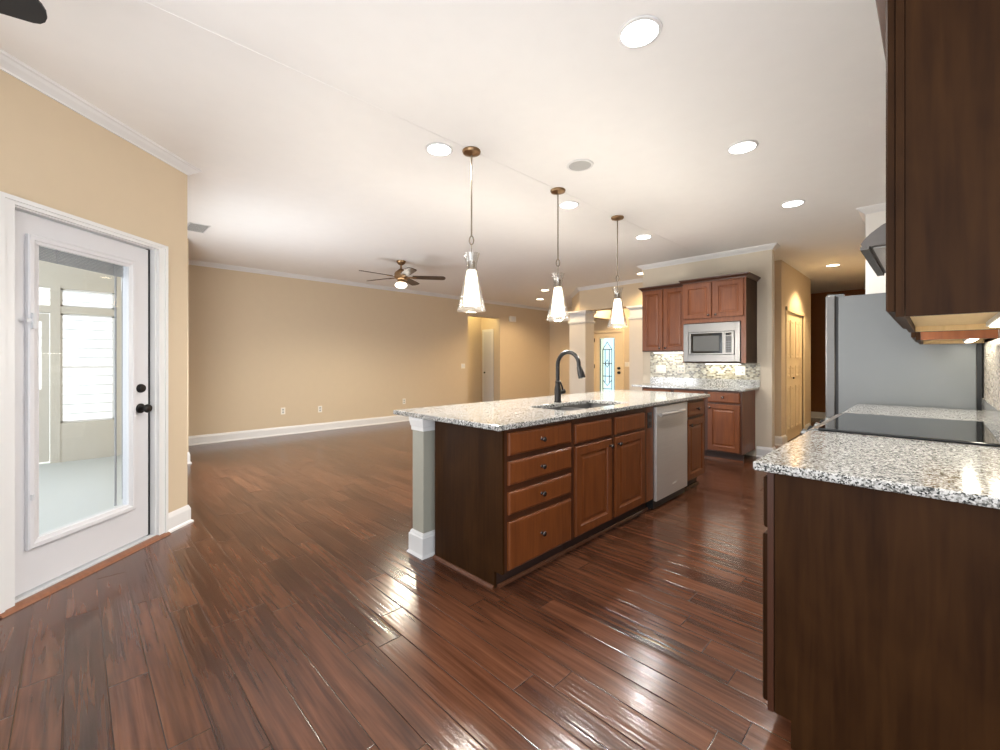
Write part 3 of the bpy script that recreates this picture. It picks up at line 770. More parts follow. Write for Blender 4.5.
# ---------------------------------------------------------------- cabinetry helpers
DOOR = [(0, 0), (0, 0.015), (0.004, 0.019), (0.056, 0.019), (0.060, 0.013), (0.068, 0.009), (0.075, 0.009), (0.092, 0.014)]
DRAW = [(0, 0), (0, 0.012), (0.004, 0.016), (0.012, 0.019)]
def knob(pos, n, part):
    # mushroom knob, axis along +x / -x / -y
    pr = [(0.0, 0.0), (0.009, 0.0), (0.0055, 0.004), (0.0055, 0.012), (0.013, 0.018), (0.0155, 0.023), (0.013, 0.028), (0.006, 0.031), (0.0, 0.0315)]
    if n == 'x': mb = MB().lathe(pr, pos, 14, 'x')
    elif n == '-x': mb = MB().lathe([(r, -h) for r, h in pr], pos, 14, 'x')
    else: mb = MB().lathe([(r, -h) for r, h in pr], pos, 14, 'y')
    return mb.build('knob', 'knob', part, smooth=True)

def front(t, n, f, u0, u1, z0, z1, kind, kpos=None, mat='cab', name=None):
    # a door or drawer front on plane coordinate f, spanning u0..u1 along the run
    prof = DOOR if kind == 'door' else DRAW
    if n == 'x': o, a, nn = (f, u0, z0), (0, 1, 0), (1, 0, 0)
    elif n == '-x': o, a, nn = (f, u0, z0), (0, 1, 0), (-1, 0, 0)
    else: o, a, nn = (u0, f, z0), (1, 0, 0), (0, -1, 0)
    p = MB().rings(o, a, (0, 0, 1), nn, u1-u0, z1-z0, prof).build(name or ('door' if kind == 'door' else 'drawer_front'), mat, t)
    if kpos:
        ku, kz = kpos
        h = 0.019 if kind == 'draw' else 0.019
        if n == 'x': knob((f+h, ku, kz), n, p)
        elif n == '-x': knob((f-h, ku, kz), n, p)
        else: knob((ku, f-h, kz), n, p)
    return p

def carcass(t, n, f, depth, u0, u1, z0, z1, fmat='frame', smat='cab_shaded', toe=0.0, toe_d=0.065):
    # hollow box: two sides, back, bottom, solid face frame plate 2 cm thick at f
    s = 1 if n == 'x' else -1
    th = 0.016
    def put(mb, a0, a1, d0, d1, zz0, zz1):
        if n in ('x', '-x'): mb.box(f-s*d0, f-s*d1, a0, a1, zz0, zz1)
        else: mb.box(a0, a1, f+d0, f+d1, zz0, zz1)
    b = MB()
    put(b, u0, u0+th, 0.02, depth, z0, z1); put(b, u1-th, u1, 0.02, depth, z0, z1)
    put(b, u0+th, u1-th, depth-0.012, depth, z0, z1); put(b, u0+th, u1-th, 0.02, depth-0.012, z0, z0+th)
    b.build('carcass', smat, t)
    ff = MB(); put(ff, u0, u1, 0, 0.02, z0, z1); ff.build('face_frame', fmat, t)
    if toe:
        k = MB(); put(k, u0+0.001, u1-0.001, toe_d, toe_d+0.015, 0, toe); k.build('toe_kick', 'toe', t)

# ---------------------------------------------------------------- island
ISL = math.radians(0.45); PIV = Vector((-1.60, 1.57, 0))
def ibase(x, y, z=0):
    return (x, y, z)
def island_place(t):
    b = Vector(t['_b'])
    r = Matrix.Rotation(ISL, 3, 'Z')
    t.location = PIV + r @ (b-PIV); t.rotation_euler = (0, 0, ISL)
    return t
FI = -1.634                      # island face-frame plane
CT, CB = 0.910, 0.880            # counter top / underside
TOE = 0.100
IB = -2.235                       # island cabinet back

# drawer base
t = thing('drawer_cabinet', 'island drawer base with four stacked drawers at the near end', 'cabinet', ibase(-1.95, 1.95))
carcass(t, 'x', FI, 0.599, 1.652, 2.268, TOE, CB, toe=TOE)
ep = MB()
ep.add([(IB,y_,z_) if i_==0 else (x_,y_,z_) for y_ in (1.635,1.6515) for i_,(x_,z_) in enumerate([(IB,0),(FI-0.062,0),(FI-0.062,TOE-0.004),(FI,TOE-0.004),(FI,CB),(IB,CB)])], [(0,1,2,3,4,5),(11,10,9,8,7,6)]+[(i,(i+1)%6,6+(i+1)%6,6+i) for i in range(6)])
ep.build('end_panel', 'cab_shaded', t)
# restore the toe notch of the end panel with a separate shorter front strip
for z0, z1, kz in ((0.732, 0.856, 0.792), (0.571, 0.700, 0.633), (0.410, 0.533, 0.474), (0.109, 0.372, 0.242)):
    front(t, 'x', FI, 1.672, 2.246, z0, z1, 'draw', (1.945, kz), name='drawer')
sh = MB().sweep([(IB, 1.634), (FI-0.062, 1.634)], [(0, 0), (-0.016, 0), (-0.014, 0.010), (-0.006, 0.018), (0, 0.018)])
sh.build('shoe_moulding', 'shoe', t)
island_place(t)

t = thing('sink_cabinet', 'island sink base with two panelled doors under the faucet', 'cabinet', ibase(-1.95, 2.76))
carcass(t, 'x', FI, 0.599, 2.270, 3.300, TOE, CB, toe=TOE)
front(t, 'x', FI, 2.293, 2.738, 0.713, 0.838, 'draw', name='false_front')
front(t, 'x', FI, 2.792, 3.244, 0.713, 0.838, 'draw', name='false_front')
front(t, 'x', FI, 2.293, 2.738, 0.115, 0.694, 'door', (2.706, 0.645))
front(t, 'x', FI, 2.792, 3.244, 0.115, 0.694, 'door', (2.824, 0.645))
island_place(t)

t = thing('filler_cabinet', 'narrow island filler with black outlet left of the dishwasher', 'cabinet', ibase(-1.95, 3.36))
carcass(t, 'x', FI, 0.599, 3.302, 3.428, TOE, CB, fmat='cab', toe=TOE)
p = MB().box(FI, FI+0.006, 3.318, 3.392, 0.700, 0.828).build('outlet_plate', 'black', t, bevel=0.003)
for z_ in (0.775, 0.722): MB().box(FI+0.006, FI+0.009, 3.335, 3.375, z_, z_+0.030).build('socket', M['toe'], p)
island_place(t)

t = thing('dishwasher', 'stainless steel dishwasher with bar handle in the island', 'dishwasher', ibase(-1.95, 3.76))
MB().box(FI-0.60, FI-0.005, 3.436, 4.094, 0.012, CB-0.004).build('tub', 'black', t)
MB().box(FI-0.004, FI+0.022, 3.440, 4.090, 0.078, 0.868).build('door', 'steel_dw', t, bevel=0.004)
MB().box(FI-0.050, FI-0.035, 3.440, 4.090, 0.0, 0.074).build('toe_panel', 'black', t)
hb = MB().tube([(FI+0.046, 3.475, 0.800), (FI+0.052, 3.58, 0.800), (FI+0.052, 3.85, 0.800), (FI+0.046, 3.965, 0.800)], 0.0145, 12)
hb.box(FI+0.02, FI+0.046, 3.490, 3.512, 0.792, 0.808).box(FI+0.02, FI+0.046, 3.928, 3.950, 0.792, 0.808)
hb.build('handle', 'steel_dw', t, smooth=True)
lg = MB()
for k in range(3): lg.box(FI+0.022, FI+0.0235, 3.765+k*0.030, 3.785+k*0.030, 0.162, 0.172)
lg.build('badge', M['plate'], t)
island_place(t)

t = thing('end_cabinet', 'small island cabinet with one drawer and door right of the dishwasher', 'cabinet', ibase(-1.95, 4.33))
carcass(t, 'x', FI, 0.599, 4.100, 4.555, TOE, CB, toe=TOE)
front(t, 'x', FI, 4.122, 4.535, 0.715, 0.850, 'draw', (4.33, 0.785), name='drawer')
front(t, 'x', FI, 4.122, 4.535, 0.115, 0.690, 'door', (4.155, 0.640))
sh = MB().sweep([(FI-0.066, 4.10), (FI-0.066, 4.555)][::-1], [(0, 0), (0.016, 0), (0.014, 0.010), (0.006, 0.018), (0, 0.018)])
sh = MB().box(FI-0.064, FI-0.046, 4.10, 4.555, 0, 0.018)
sh.build('shoe_moulding', 'shoe', t)
island_place(t)
# island shoe moulding along drawer and sink bases
t = thing('island_shoe_moulding', 'thin cherry shoe moulding along the toe of the island front', 'moulding', ibase(-1.69, 2.4))
MB().sweep([(FI-0.0605, 1.655), (FI-0.0605, 3.43)], [(-0.001, 0), (-0.016, 0), (-0.014, 0.010), (-0.006, 0.018), (-0.001, 0.018)]).build('strip', 'shoe', t)
island_place(t)

# island post
M['post'] = plain('sage_grey_post_paint', (0.36, 0.352, 0.295), 0.5)
t = thing('island_post', 'square sage-grey post with white base holding up the near corner of the island top', 'post', ibase(-2.34, 1.64))
px0, px1, py0, py1 = -2.408, -2.286, 1.582, 1.704
MB().box(px0, px1, py0, py1, 0.15, 0.80).build('shaft', 'post', t, bevel=0.003)
cp = MB().box(px0-0.006, px1+0.006, py0-0.006, py1+0.006, 0.80, 0.825)
cp.rings((px0-0.006, py0-0.006, 0.825), (1, 0, 0), (0, 1, 0), (0, 0, 1), px1-px0+0.012, py1-py0+0.012, [(0, 0), (-0.004, 0.004), (-0.010, 0.04), (-0.010, CB-0.825)])
cp.build('capital', 'trim', t)
bp = MB().rings((px0-0.018, py0-0.018, 0.018), (1, 0, 0), (0, 1, 0), (0, 0, 1), px1-px0+0.036, py1-py0+0.036, [(0, 0), (0, 0.105), (0.006, 0.112), (0.008, 0.122), (0.016, 0.132)])
bp.rings((px0-0.028, py0-0.028, 0.0), (1, 0, 0), (0, 1, 0), (0, 0, 1), px1-px0+0.056, py1-py0+0.056, [(0, 0), (0.002, 0.006), (0.010, 0.018)])
bp.build('post_base', 'trim', t)
island_place(t)

# island worktop with sink cut-out (rounded corners)
def slab_with_hole(x0, x1, y0, y1, hx0, hx1, hy0, hy1, z0, z1, r=0.05):
    hole = []
    for cx, cy, a0 in ((hx1-r, hy1-r, 0), (hx0+r, hy1-r, 90), (hx0+r, hy0+r, 180), (hx1-r, hy0+r, 270)):
        for k in range(6):
            a = math.radians(a0+18*k); hole.append((cx+r*math.cos(a), cy+r*math.sin(a)))
    outer = []
    for (x, y) in hole:      # project hole points out to the rectangle, matched one to one
        cx, cy = (hx0+hx1)/2, (hy0+hy1)/2
        dx, dy = x-cx, y-cy
        s = min(((x1-cx)/dx if dx > 0 else (x0-cx)/dx) if abs(dx) > 1e-9 else 1e9, ((y1-cy)/dy if dy > 0 else (y0-cy)/dy) if abs(dy) > 1e-9 else 1e9)
        outer.append((cx+dx*s, cy+dy*s))
    # snap nearest outer points to the four corners
    for c in ((x1, y1), (x0, y1), (x0, y0), (x1, y0)):
        i = min(range(len(outer)), key=lambda q: (outer[q][0]-c[0])**2+(outer[q][1]-c[1])**2)
        outer[i] = c
    n = len(hole)
    vs = [(x, y, z0) for x, y in outer]+[(x, y, z1) for x, y in outer]+[(x, y, z0) for x, y in hole]+[(x, y, z1) for x, y in hole]
    fs = []
    for i in range(n):
        j = (i+1) % n
        fs += [(i, j, n+j, n+i), (2*n+i, 3*n+i, 3*n+j, 2*n+j), (n+i, n+j, 3*n+j, 3*n+i), (i, 2*n+i, 2*n+j, j)]
    return MB().add(vs, fs)
SX0, SX1, SY0, SY1 = -2.115, -1.735, 2.385, 3.225
ct = slab_with_hole(-2.630, -1.60, 1.57, 4.66, SX0, SX1, SY0, SY1, CB, CT)
ct = ct.build('island_worktop', 'granite', base=(-2.08, 3.1, CB), bevel=0.006)
tag(ct, 'speckled white granite worktop of the island, with the sink cut-out', 'worktop'); island_place(ct)

t = thing('kitchen_sink', 'stainless double-bowl sink set into the island worktop', 'sink', ibase(-1.925, 2.805, 0.68))
def bowl(y0, y1):
    x0, x1 = SX0-0.004, SX1+0.004
    zt, zb = CB-0.001, 0.69
    mb = MB()
    mb.add([(x0,y0,zt),(x1,y0,zt),(x1,y1,zt),(x0,y1,zt),(x0+0.03,y0+0.03,zb),(x1-0.03,y0+0.03,zb),(x1-0.03,y1-0.03,zb),(x0+0.03,y1-0.03,zb),
            (x0-0.01,y0-0.01,zt),(x1+0.01,y0-0.01,zt),(x1+0.01,y1+0.01,zt),(x0-0.01,y1+0.01,zt),(x0+0.02,y0+0.02,zb-0.006),(x1-0.02,y0+0.02,zb-0.006),(x1-0.02,y1-0.02,zb-0.006),(x0+0.02,y1-0.02,zb-0.006)],
           [(4,5,6,7),(0,1,5,4),(1,2,6,5),(2,3,7,6),(3,0,4,7),(15,14,13,12),(8,12,13,9),(9,13,14,10),(10,14,15,11),(11,15,12,8),(0,8,9,1),(1,9,10,2),(2,10,11,3),(3,11,8,0)])
    b = mb.build('bowl', 'steel', t)
    MB().lathe([(0, zb+0.001), (0.035, zb+0.001), (0.045, zb+0.004), (0.045, zb)], ((x0+x1)/2, (y0+y1)/2, 0), 18).build('drain', 'nickel', b)
bowl(SY0-0.004, 2.79); bowl(2.82, SY1+0.004)
island_place(t)

t = thing('kitchen_faucet', 'oil-rubbed bronze gooseneck faucet behind the island sink', 'faucet', ibase(-2.19, 2.843, CT))
fx, fy = -2.19, 2.856
MB().lathe([(0, CT), (0.030, CT), (0.031, CT+0.006), (0.027, CT+0.012), (0.028, CT+0.10), (0.026, CT+0.115), (0.021, CT+0.14), (0.020, CT+0.16), (0.023, CT+0.168), (0.016, CT+0.178), (0, CT+0.175)], (fx, fy, 0), 22).build('body', 'bronze', t, smooth=True)
pts = [(fx, fy, CT+0.17), (fx, fy, 1.14), (fx, fy, 1.216)]
R_ = 0.105
pts += [(fx+R_-R_*math.cos(q), fy, 1.216+R_*math.sin(q)) for q in [i*PI/14 for i in range(1, 14)]]
pts += [(fx+2*R_+0.001, fy, 1.200)]
MB().tube(pts, 0.0165, 14).build('gooseneck', 'bronze', t, smooth=True)
MB().tube([(fx+2*R_, fy, 1.206), (fx+2*R_+0.008, fy, 1.180), (fx+2*R_+0.018, fy, 1.150), (fx+2*R_+0.030, fy, 1.115)], [0.018, 0.022, 0.027, 0.029], 14).build('spray_head', 'bronze', t, smooth=True)
hl = MB().tube([(fx, fy+0.02, CT+0.075), (fx, fy+0.055, CT+0.078), (fx, fy+0.085, CT+0.085)], [0.017, 0.019, 0.021], 12)
h_ = hl.build('handle_hub', 'bronze', t, smooth=True)
MB().tube([(fx, fy+0.070, CT+0.09), (fx+0.004, fy+0.055, CT+0.125), (fx+0.004, fy+0.030, CT+0.165)], [0.010, 0.008, 0.007], 10).build('lever', 'bronze', h_, smooth=True)
island_place(t)

# ---------------------------------------------------------------- far kitchen run under the microwave
YB = 5.80                        # base face plane
runs = [(-2.075, -1.655, -1), (-2.515, -2.077, 1), (-2.955, -2.517, -1)]
labs = ['cherry base cabinet with drawer at the right end under the microwave', 'cherry base cabinet with drawer just behind the far end of the island', 'cherry base cabinet at the left end of the microwave counter, mostly behind the island']
for (x0, x1, sd_), lb in zip(runs, labs):
    t = thing('base_cabinet', lb, 'cabinet', ((x0+x1)/2, YB+0.3, 0), 'base cabinets on the microwave wall')
    carcass(t, '-y', YB, 0.555, x0, x1, TOE, CB, smat='cab', toe=TOE)
    front(t, '-y', YB, x0+0.024, x1-0.020, 0.728, 0.858, 'draw', ((x0+x1)/2, 0.795), name='drawer')
    kx = x0+0.055 if sd_ < 0 else x1-0.055
    front(t, '-y', YB, x0+0.024, x1-0.020, 0.118, 0.705, 'door', (kx, 0.660))
t = thing('base_shoe_moulding', 'thin cherry shoe moulding at the foot of the far base cabinets', 'moulding', (-2.3, YB+0.05, 0))
MB().box(-2.955, -1.655, YB+0.048, YB+0.064, 0, 0.018).build('strip', 'shoe', t)
ctp = MB().prism([(-3.10, YB-0.04), (-1.625, YB-0.04), (-1.61, YB-0.025), (-1.61, YM-0.002), (-3.10, YM-0.002)], CB, CT)
ctp = ctp.build('microwave_worktop', 'granite', base=(-2.3, 6.1, CB), bevel=0.005); tag(ctp, 'speckled granite worktop under the microwave on the far wall', 'worktop')
t = thing('tile_backsplash', 'granite strip and stone mosaic backsplash under the microwave', 'backsplash', (-2.4, YM, CT))
MB().box(-3.10, -1.60, YM-0.022, YM-0.003, CT, CT+0.095).build('granite_strip', 'granite', t)
MB().box(-3.10, -1.60, YM-0.012, YM-0.003, CT+0.095, 1.222).box(-3.10, -2.412, YM-0.012, YM-0.003, 1.222, 1.388).build('mosaic_tile', 'mosaic', t)
def outlet(x, y, z, n, label, gang=1, cat='outlet', group=None, switch=False, mat='plate', name=None):
    t = thing(name or ('light_switch' if switch else 'wall_outlet'), label, 'switch' if switch else 'outlet', (x, y, z), group)
    w_ = 0.036+0.023*(gang-1)
    def bx(mb, a0, a1, d0, d1, z0, z1):
        if n == 'x': mb.box(x+d0, x+d1, y+a0, y+a1, z+z0, z+z1)
        else: mb.box(x+a0, x+a1, y-d1, y-d0, z+z0, z+z1)
        return mb
    p_ = bx(MB(), -w_, w_, 0, 0.006, -0.058, 0.058).build('plate', mat, t, bevel=0.002)
    for g in range(gang):
        c = (g-(gang-1)/2)*0.046
        if switch: bx(MB(), c-0.015, c+0.015, 0.006, 0.010, -0.032, 0.032).build('rocker', 'trim', p_)
        else:
            for dz in (-0.022, 0.022): bx(MB(), c-0.015, c+0.015, 0.006, 0.008, dz-0.014, dz+0.014).build('socket', 'grille', p_)
    return t
outlet(-2.93, YM-0.0125, 1.13, '-y', 'white triple switch plate at the left end of the far mosaic backsplash', 3, switch=True)
outlet(-2.62, YM-0.0125, 1.13, '-y', 'white double outlet on the far mosaic backsplash, right of the triple switch', 2)
outlet(-1.83, YM-0.0125, 1.12, '-y', 'white outlet on the far mosaic backsplash below the right end of the microwave', 2)

def cab_crown(t, n, pts, z, mat='frame'):
    MB().sweep(pts, [(0, z), (-0.010, z), (-0.014, z+0.012), (-0.040, z+0.036), (-0.044, z+0.050), (0, z+0.050)]).build('crown', mat, t)

# upper pair of doors, left
YU = 6.04
t = thing('wall_cabinet', 'two-door cherry wall cabinet left of the microwave', 'cabinet', (-2.75, 6.2, 1.39))
carcass(t, '-y', YU, YM-YU-0.004, -3.075, -2.425, 1.390, 2.300, smat='cab')
front(t, '-y', YU, -3.065, -2.757, 1.402, 2.285, 'door', (-2.795, 1.440)); front(t, '-y', YU, -2.747, -2.430, 1.402, 2.285, 'door', (-2.710, 1.440))
cab_crown(t, '-y', [(-3.075, YM-0.004), (-3.075, YU), (-2.425, YU)], 2.290)
ul = MB().box(-3.02, -2.52, YU+0.12, YU+0.17, 1.380, 1.404)
# microwave cabinet
YC = 5.88
t = thing('microwave_cabinet', 'deeper cherry wall cabinet with two doors above the microwave', 'cabinet', (-2.02, 6.1, 1.23))
mx0, mx1 = -2.405, -1.635
b = MB().box(mx0, mx0+0.018, YC+0.02, YM-0.004, 1.225, 2.30).box(mx1-0.018, mx1, YC+0.02, YM-0.004, 1.225, 2.30).box(mx0+0.018, mx1-0.018, YM-0.016, YM-0.004, 1.225, 2.30)
b.box(mx0+0.018, mx1-0.018, YC+0.02, YM-0.016, 1.225, 1.240).box(mx0+0.018, mx1-0.018, YC+0.02, YM-0.016, 1.745, 1.760).box(mx0+0.018, mx1-0.018, YC+0.02, YM-0.016, 2.285, 2.30)
b.build('carcass', 'cab_shaded', t)
ff = MB().box(mx0, mx1, YC, YC+0.02, 1.755, 2.30).box(mx0, mx0+0.012, YC, YC+0.02, 1.225, 1.755).box(mx1-0.055, mx1, YC, YC+0.02, 1.225, 1.755)
ff.build('face_frame', 'cab', t)
front(t, '-y', YC, mx0+0.016, -2.035, 1.812, 2.270, 'door', (-2.065, 1.850)); front(t, '-y', YC, -2.005, mx1-0.022, 1.812, 2.270, 'door', (-1.975, 1.850))
cab_crown(t, '-y', [(mx0, YU-0.002), (mx0, YC), (mx1, YC), (mx1, YM-0.004)], 2.290)

# microwave with trim kit
t = thing('microwave', 'built-in stainless microwave with trim kit in the far cabinets', 'microwave', (-2.05, 5.9, 1.24))
ux0, ux1, uz0, uz1 = mx0+0.014, mx1-0.060, 1.243, 1.742
MB().box(ux0+0.04, ux1-0.04, YC+0.003, YC+0.38, uz0+0.03, uz1-0.03).build('body', 'black', t)
def yframe(mb, x0, x1, z0, z1, bx0, bx1, bz0, bz1, y0, y1):
    mb.box(x0, bx0, y0, y1, z0, z1).box(bx1, x1, y0, y1, z0, z1).box(bx0, bx1, y0, y1, z0, bz0).box(bx0, bx1, y0, y1, bz1, z1)
    return mb
ix0, ix1, iz0, iz1 = ux0+0.072, ux1-0.068, uz0+0.095, uz1-0.115
yframe(MB(), ux0, ux1, uz0, uz1, ix0-0.008, ix1+0.008, iz0-0.008, iz1+0.008, YC-0.020, YC+0.002).build('trim_kit', 'steel', t, bevel=0.002)
ddr = MB().box(ix0, ix1-0.115, YC-0.026, YC+0.002, iz0, iz1).build('door', 'steel', t, bevel=0.002)
MB().box(ix0+0.03, ix1-0.135, YC-0.029, YC-0.0255, iz0+0.015, iz1-0.015).build('window_frame', 'black_glass', ddr)
MB().box(ix0+0.060, ix1-0.172, YC-0.0305, YC-0.0285, iz0+0.042, iz1-0.048).build('window', plain('microwave_window_mesh', (0.075, 0.075, 0.072), 0.4, spec=0.3), ddr)
cpn = MB().box(ix1-0.112, ix1, YC-0.026, YC+0.002, iz0, iz1).build('control_panel', 'steel', t, bevel=0.002)
MB().box(ix1-0.095, ix1-0.028, YC-0.0285, YC-0.0255, iz0+0.02, iz1-0.055).build('keypad', 'black', cpn)
kb = MB()
for r_ in range(5):
    for c_ in range(3): kb.box(ix1-0.090+c_*0.020, ix1-0.076+c_*0.020, YC-0.0300, YC-0.0283, iz0+0.03+r_*0.030, iz0+0.047+r_*0.030)
kb.build('buttons', plain('dark_buttons', (0.05, 0.052, 0.06), 0.5), cpn)
MB().box(ix1-0.095, ix1-0.028, YC-0.0285, YC-0.0255, iz1-0.050, iz1-0.018).build('display', 'black_glass', cpn)

# under-cabinet lights on the far wall
def strip_light(x0, x1, y0, y1, z1, label, energy, along='x'):
    t = thing('under_cabinet_light', label, 'light', ((x0+x1)/2, (y0+y1)/2, z1), 'under-cabinet lights')
    MB().box(x0, x1, y0, y1, z1-0.016, z1).build('housing', 'trim', t)
    MB().box(x0+0.01, x1-0.01, y0+0.006, y1-0.006, z1-0.020, z1-0.0155).build('lens', 'strip', t)
    lamp('lamp', 'AREA', ((x0+x1)/2, (y0+y1)/2, z1-0.024), energy, (1.0, 0.93, 0.74), t, x1-x0, sy=y1-y0)
    return t
strip_light(-3.00, -2.55, YM-0.13, YM-0.07, 1.390, 'slim light under the wall cabinet left of the microwave', 0.55)
strip_light(-2.25, -1.80, YM-0.13, YM-0.07, 1.225, 'slim light under the microwave cabinet', 0.65)

# ---------------------------------------------------------------- right-hand run with the range
FX = -0.391                      # face-frame plane, doors face -x
def rb(y0, y1, label, panel):
    t = thing('range_side_cabinet', label, 'cabinet', (-0.1, (y0+y1)/2, 0), 'base cabinets beside the range')
    carcass(t, '-x', FX, XR-FX-0.004, y0, y1, 0.088, CB, smat='cab_shaded', toe=0.088)
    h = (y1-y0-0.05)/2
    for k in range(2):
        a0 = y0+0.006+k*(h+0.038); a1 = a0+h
        front(t, '-x', FX, a0, a1, 0.688, 0.858, 'draw', ((a0+a1)/2, 0.775), name='drawer', mat='cab_shaded')
        front(t, '-x', FX, a0, a1, 0.105, 0.665, 'door', (a1-0.03 if k == 0 else a0+0.03, 0.620), mat='cab_shaded')
    return t
t = rb(1.650, 2.560, 'large shadow-toned cherry base cabinet in the right foreground, nearest the viewer', True)
MB().prism([(FX, 1.638), (FX+0.018, 1.638), (FX+0.018, 1.6495), (FX, 1.6495)], 0.088, CB).build('face_edge', 'frame', t)
ep = MB().box(FX+0.020, XR-0.004, 1.640, 1.6495, 0.088, CB).box(FX+0.066, XR-0.004, 1.640, 1.6495, 0, 0.088)
ep.build('end_panel', 'cab_shaded', t)
rb(3.476, 4.420, 'shadow-toned cherry base cabinet between the range and the refrigerator', False)
# worktop wrapping the range
RY0, RY1 = 2.575, 3.462
wt = MB().prism([(-0.430, 1.618), (XR-0.001, 1.618), (XR-0.001, 4.440), (-0.430, 4.440), (-0.430, RY1+0.004), (0.188, RY1+0.004), (0.188, RY0-0.004), (-0.430, RY0-0.004)], CB, CT)
wt = wt.build('range_worktop', 'granite', base=(-0.1, 3.0, CB), bevel=0.006); tag(wt, 'speckled granite worktop around the black glass range, right foreground', 'worktop')
t = thing('range_backsplash', 'granite strip and small brick mosaic on the range wall', 'backsplash', (XR, 3, CT))
MB().box(XR-0.022, XR-0.002, 1.622, 4.44, CT, CT+0.085).build('granite_strip', 'granite', t)
MB().box(XR-0.012, XR-0.002, 1.622, 4.44, CT+0.085, 1.70).build('mosaic_tile', 'mosaic_y', t)
# slide-in range
t = thing('range', 'slide-in range with black glass cooktop and steel front rail', 'stove', (-0.1, 3.02, 0))
MB().box(-0.395, 0.182, RY0, RY1, 0.02, 0.905).build('body', 'black', t)
MB().box(-0.398, 0.184, RY0-0.002, RY1+0.002, 0.912, 0.922).build('glass_top', 'black_glass', t, bevel=0.003)
cpn = MB()
prf = [(-0.398, 0.916), (-0.428, 0.913), (-0.446, 0.902), (-0.450, 0.875), (-0.432, 0.800), (-0.398, 0.800)]
cpn.add([(x_, RY0, z_) for x_, z_ in prf]+[(x_, RY1, z_) for x_, z_ in prf], [tuple(range(6)), tuple(range(6, 12))[::-1]]+[(i, (i+1) % 6, 6+(i+1) % 6, 6+i) for i in range(6)])
cpn = cpn.build('control_panel', 'steel', t)
for k in range(5):
    y_ = RY0+0.10+k*(RY1-RY0-0.2)/4
    kn = MB().tube([(-0.442, y_, 0.862), (-0.462, y_, 0.872), (-0.484, y_, 0.882)], [0.024, 0.021, 0.018], 14)
    kn.build('knob', 'black' if k % 2 else 'steel_v', cpn, smooth=True)
MB().box(-0.428, -0.396, RY0+0.004, RY1-0.004, 0.22, 0.785).build('oven_door', 'steel', t, bevel=0.004)
MB().box(-0.432, -0.4275, RY0+0.12, RY1-0.12, 0.34, 0.64).build('oven_window', 'black_glass', t)
ovh = MB().tube([(-0.475, RY0+0.06, 0.735), (-0.475, RY1-0.06, 0.735)], 0.013, 12).box(-0.475, -0.425, RY0+0.08, RY0+0.10, 0.728, 0.742).box(-0.475, -0.425, RY1-0.10, RY1-0.08, 0.728, 0.742)
ovh.build('oven_handle', 'steel_v', t, smooth=True)
MB().box(-0.425, -0.396, RY0+0.004, RY1-0.004, 0.05, 0.205).build('storage_drawer', 'steel', t, bevel=0.004)

# upper cabinets and hood on the range wall
UX = -0.077
def upper_r(y0, y1, label, cmat='cab_shaded'):
    t = thing('range_wall_cabinet', label, 'cabinet', (0.1, (y0+y1)/2, 1.37), 'wall cabinets beside the hood')
    zt = 2.315
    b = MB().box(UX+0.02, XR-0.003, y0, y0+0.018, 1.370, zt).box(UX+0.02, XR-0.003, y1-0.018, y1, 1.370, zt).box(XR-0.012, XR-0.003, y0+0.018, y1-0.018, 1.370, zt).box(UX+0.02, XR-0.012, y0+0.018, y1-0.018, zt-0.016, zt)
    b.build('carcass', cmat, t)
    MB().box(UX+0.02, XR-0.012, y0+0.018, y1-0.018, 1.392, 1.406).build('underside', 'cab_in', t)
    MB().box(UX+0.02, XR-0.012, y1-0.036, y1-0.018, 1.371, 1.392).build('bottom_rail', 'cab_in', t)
    MB().box(UX, UX+0.0185, y0-0.003, y1, 1.370, zt).build('face_frame', 'cab_shaded', t)
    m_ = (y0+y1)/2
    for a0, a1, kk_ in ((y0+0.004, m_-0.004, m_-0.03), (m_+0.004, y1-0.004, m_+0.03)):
        p_ = MB().rings((UX-0.002, a0, 1.386), (0, 1, 0), (0, 0, 1), (-1, 0, 0), a1-a0, zt-0.03-1.386, DOOR).build('door', 'cab_shaded', t)
    MB().sweep([(XR-0.004, y0), (UX, y0), (UX, y1)], [(0, zt-0.008), (0.012, zt-0.008), (0.018, zt+0.006), (0.048, zt+0.036), (0.052, zt+0.052), (0, zt+0.052)][::1]).build('crown', 'frame', t)
    return t
upper_r(1.640, 2.560, 'shadow-toned cherry wall cabinet at the upper right, nearest the viewer')
upper_r(3.500, 4.420, 'shadow-toned cherry wall cabinet beyond the range hood', 'rail')
strip_light(0.135, 0.185, 1.72, 2.42, 1.392, 'slim light under the nearest right-hand wall cabinet', 1.6)
strip_light(0.135, 0.185, 3.58, 4.28, 1.392, 'slim light under the wall cabinet beyond the hood', 1.4)

M['hood'] = steel('dark_brushed_hood_steel', (0.17, 0.155, 0.145), 0.4)
t = thing('range_hood', 'stainless range hood with curved front between the right-hand wall cabinets', 'range hood', (0, 3.03, 1.78))
hy0, hy1 = 2.60, 3.46
prof = [(-0.236, 1.775), (-0.242, 1.790), (-0.228, 1.812), (-0.205, 1.835), (-0.170, 1.862), (-0.110, 1.895), (-0.040, 1.920), (0.05, 1.940), (0.14, 1.950),
        (XR-0.015, 1.952), (XR-0.015, 1.775)]
n_ = len(prof)
hb = MB().add([(x_, hy0, z_) for x_, z_ in prof]+[(x_, hy1, z_) for x_, z_ in prof], [tuple(range(n_)), tuple(range(n_, 2*n_))[::-1]]+[(i, (i+1) % n_, n_+(i+1) % n_, n_+i) for i in range(n_)])
hb.build('canopy', M['hood'], t, smooth=True)
MB().box(-0.02, XR-0.015, 2.86, 3.20, 1.93, CEIL-0.002).build('chimney', 'steel', t, bevel=0.003)
MB().box(-0.20, XR-0.03, hy0+0.04, hy1-0.04, 1.768, 1.776).build('filter', M['trim'], t)
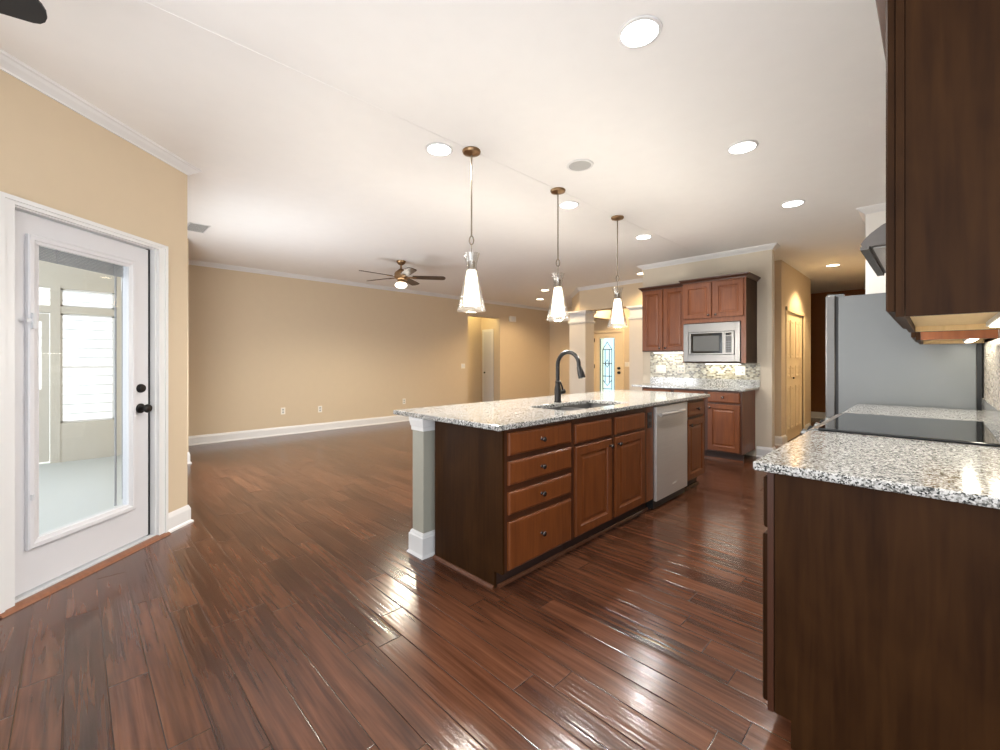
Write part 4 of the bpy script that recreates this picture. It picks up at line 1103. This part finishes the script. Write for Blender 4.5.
MB().box(-0.12, 0.0, hy0+0.15, hy0+0.40, 1.765, 1.769).build('hood_lens', 'strip', t)
MB().box(-0.244, -0.212, hy0, hy1, 1.762, 1.776).build('front_lip', M['hood'], t)

# refrigerator
FY0, FY1, FZ = 4.50, 5.42, 1.795
t = thing('refrigerator', 'grey-sided stainless refrigerator at the end of the right counter', 'refrigerator', (-0.2, 4.96, 0))
MB().box(-0.560, 0.208, FY0, FY1, 0.02, FZ-0.012).build('body', 'fridge_side', t, bevel=0.004)
for y0, y1 in ((FY0, 4.955), (4.965, FY1)):
    d_ = MB().box(-0.648, -0.578, y0, y1, 0.74, FZ).build('door', 'steel', t, bevel=0.010)
    yh_ = y1-0.05 if y0 == FY0 else y0+0.05
    MB().tube([(-0.648, yh_, 0.92), (-0.676, yh_, 0.96), (-0.678, yh_, 1.3), (-0.676, yh_, 1.63), (-0.648, yh_, 1.67)], 0.011, 10).build('handle', 'steel_v', d_, smooth=True)
d_ = MB().box(-0.648, -0.578, FY0, FY1, 0.06, 0.725).build('freezer_drawer', 'steel_v', t, bevel=0.010)
MB().tube([(-0.650, FY0+0.08, 0.64), (-0.702, FY0+0.12, 0.645), (-0.702, FY1-0.12, 0.645), (-0.650, FY1-0.08, 0.64)], 0.013, 10).build('handle', 'steel_v', d_, smooth=True)
MB().box(-0.579, -0.559, FY0+0.012, FY1-0.012, 0.06, FZ-0.015).build('door_gasket', 'black', t)
for y_ in (FY0+0.06, FY1-0.06): MB().box(-0.640, -0.530, y_-0.03, y_+0.03, FZ-0.010, FZ+0.012).build('hinge_cover', 'fridge_side', t, bevel=0.004)
MB().box(0.208, 0.236, FY0+0.03, FY1-0.03, 0.03, FZ-0.06).build('condenser_back', 'black', t)

# ---------------------------------------------------------------- small things on the long wall
outlet(XL, 2.516, 0.405, 'x', 'white outlet low on the long beige wall, left of the pair near its middle')
outlet(XL, 3.141, 0.388, 'x', 'white outlet low on the long beige wall, right of the pair near its middle')
outlet(XL, 4.883, 0.415, 'x', 'white outlet low on the beige wall just above the near island corner')
outlet(XL, 6.478, 1.139, 'x', 'white light switch on the beige wall left of the doorway', 2, switch=True)
outlet(-5.34, YD, 1.175, '-y', 'light switch right of the leaded-glass front door', 2, switch=True)
t = thing('door_chime', 'small white door chime box high on the wall right of the doorway', 'chime', (XL, 8.14, 2.36))
c_ = MB().box(XL, XL+0.05, 8.03, 8.25, 2.28, 2.43).build('box', 'plate', t, bevel=0.008)
MB().box(XL+0.05, XL+0.054, 8.06, 8.22, 2.30, 2.41).build('cover', 'trim', c_)

for o in bpy.data.objects:
    if '_b' in o: del o['_b']
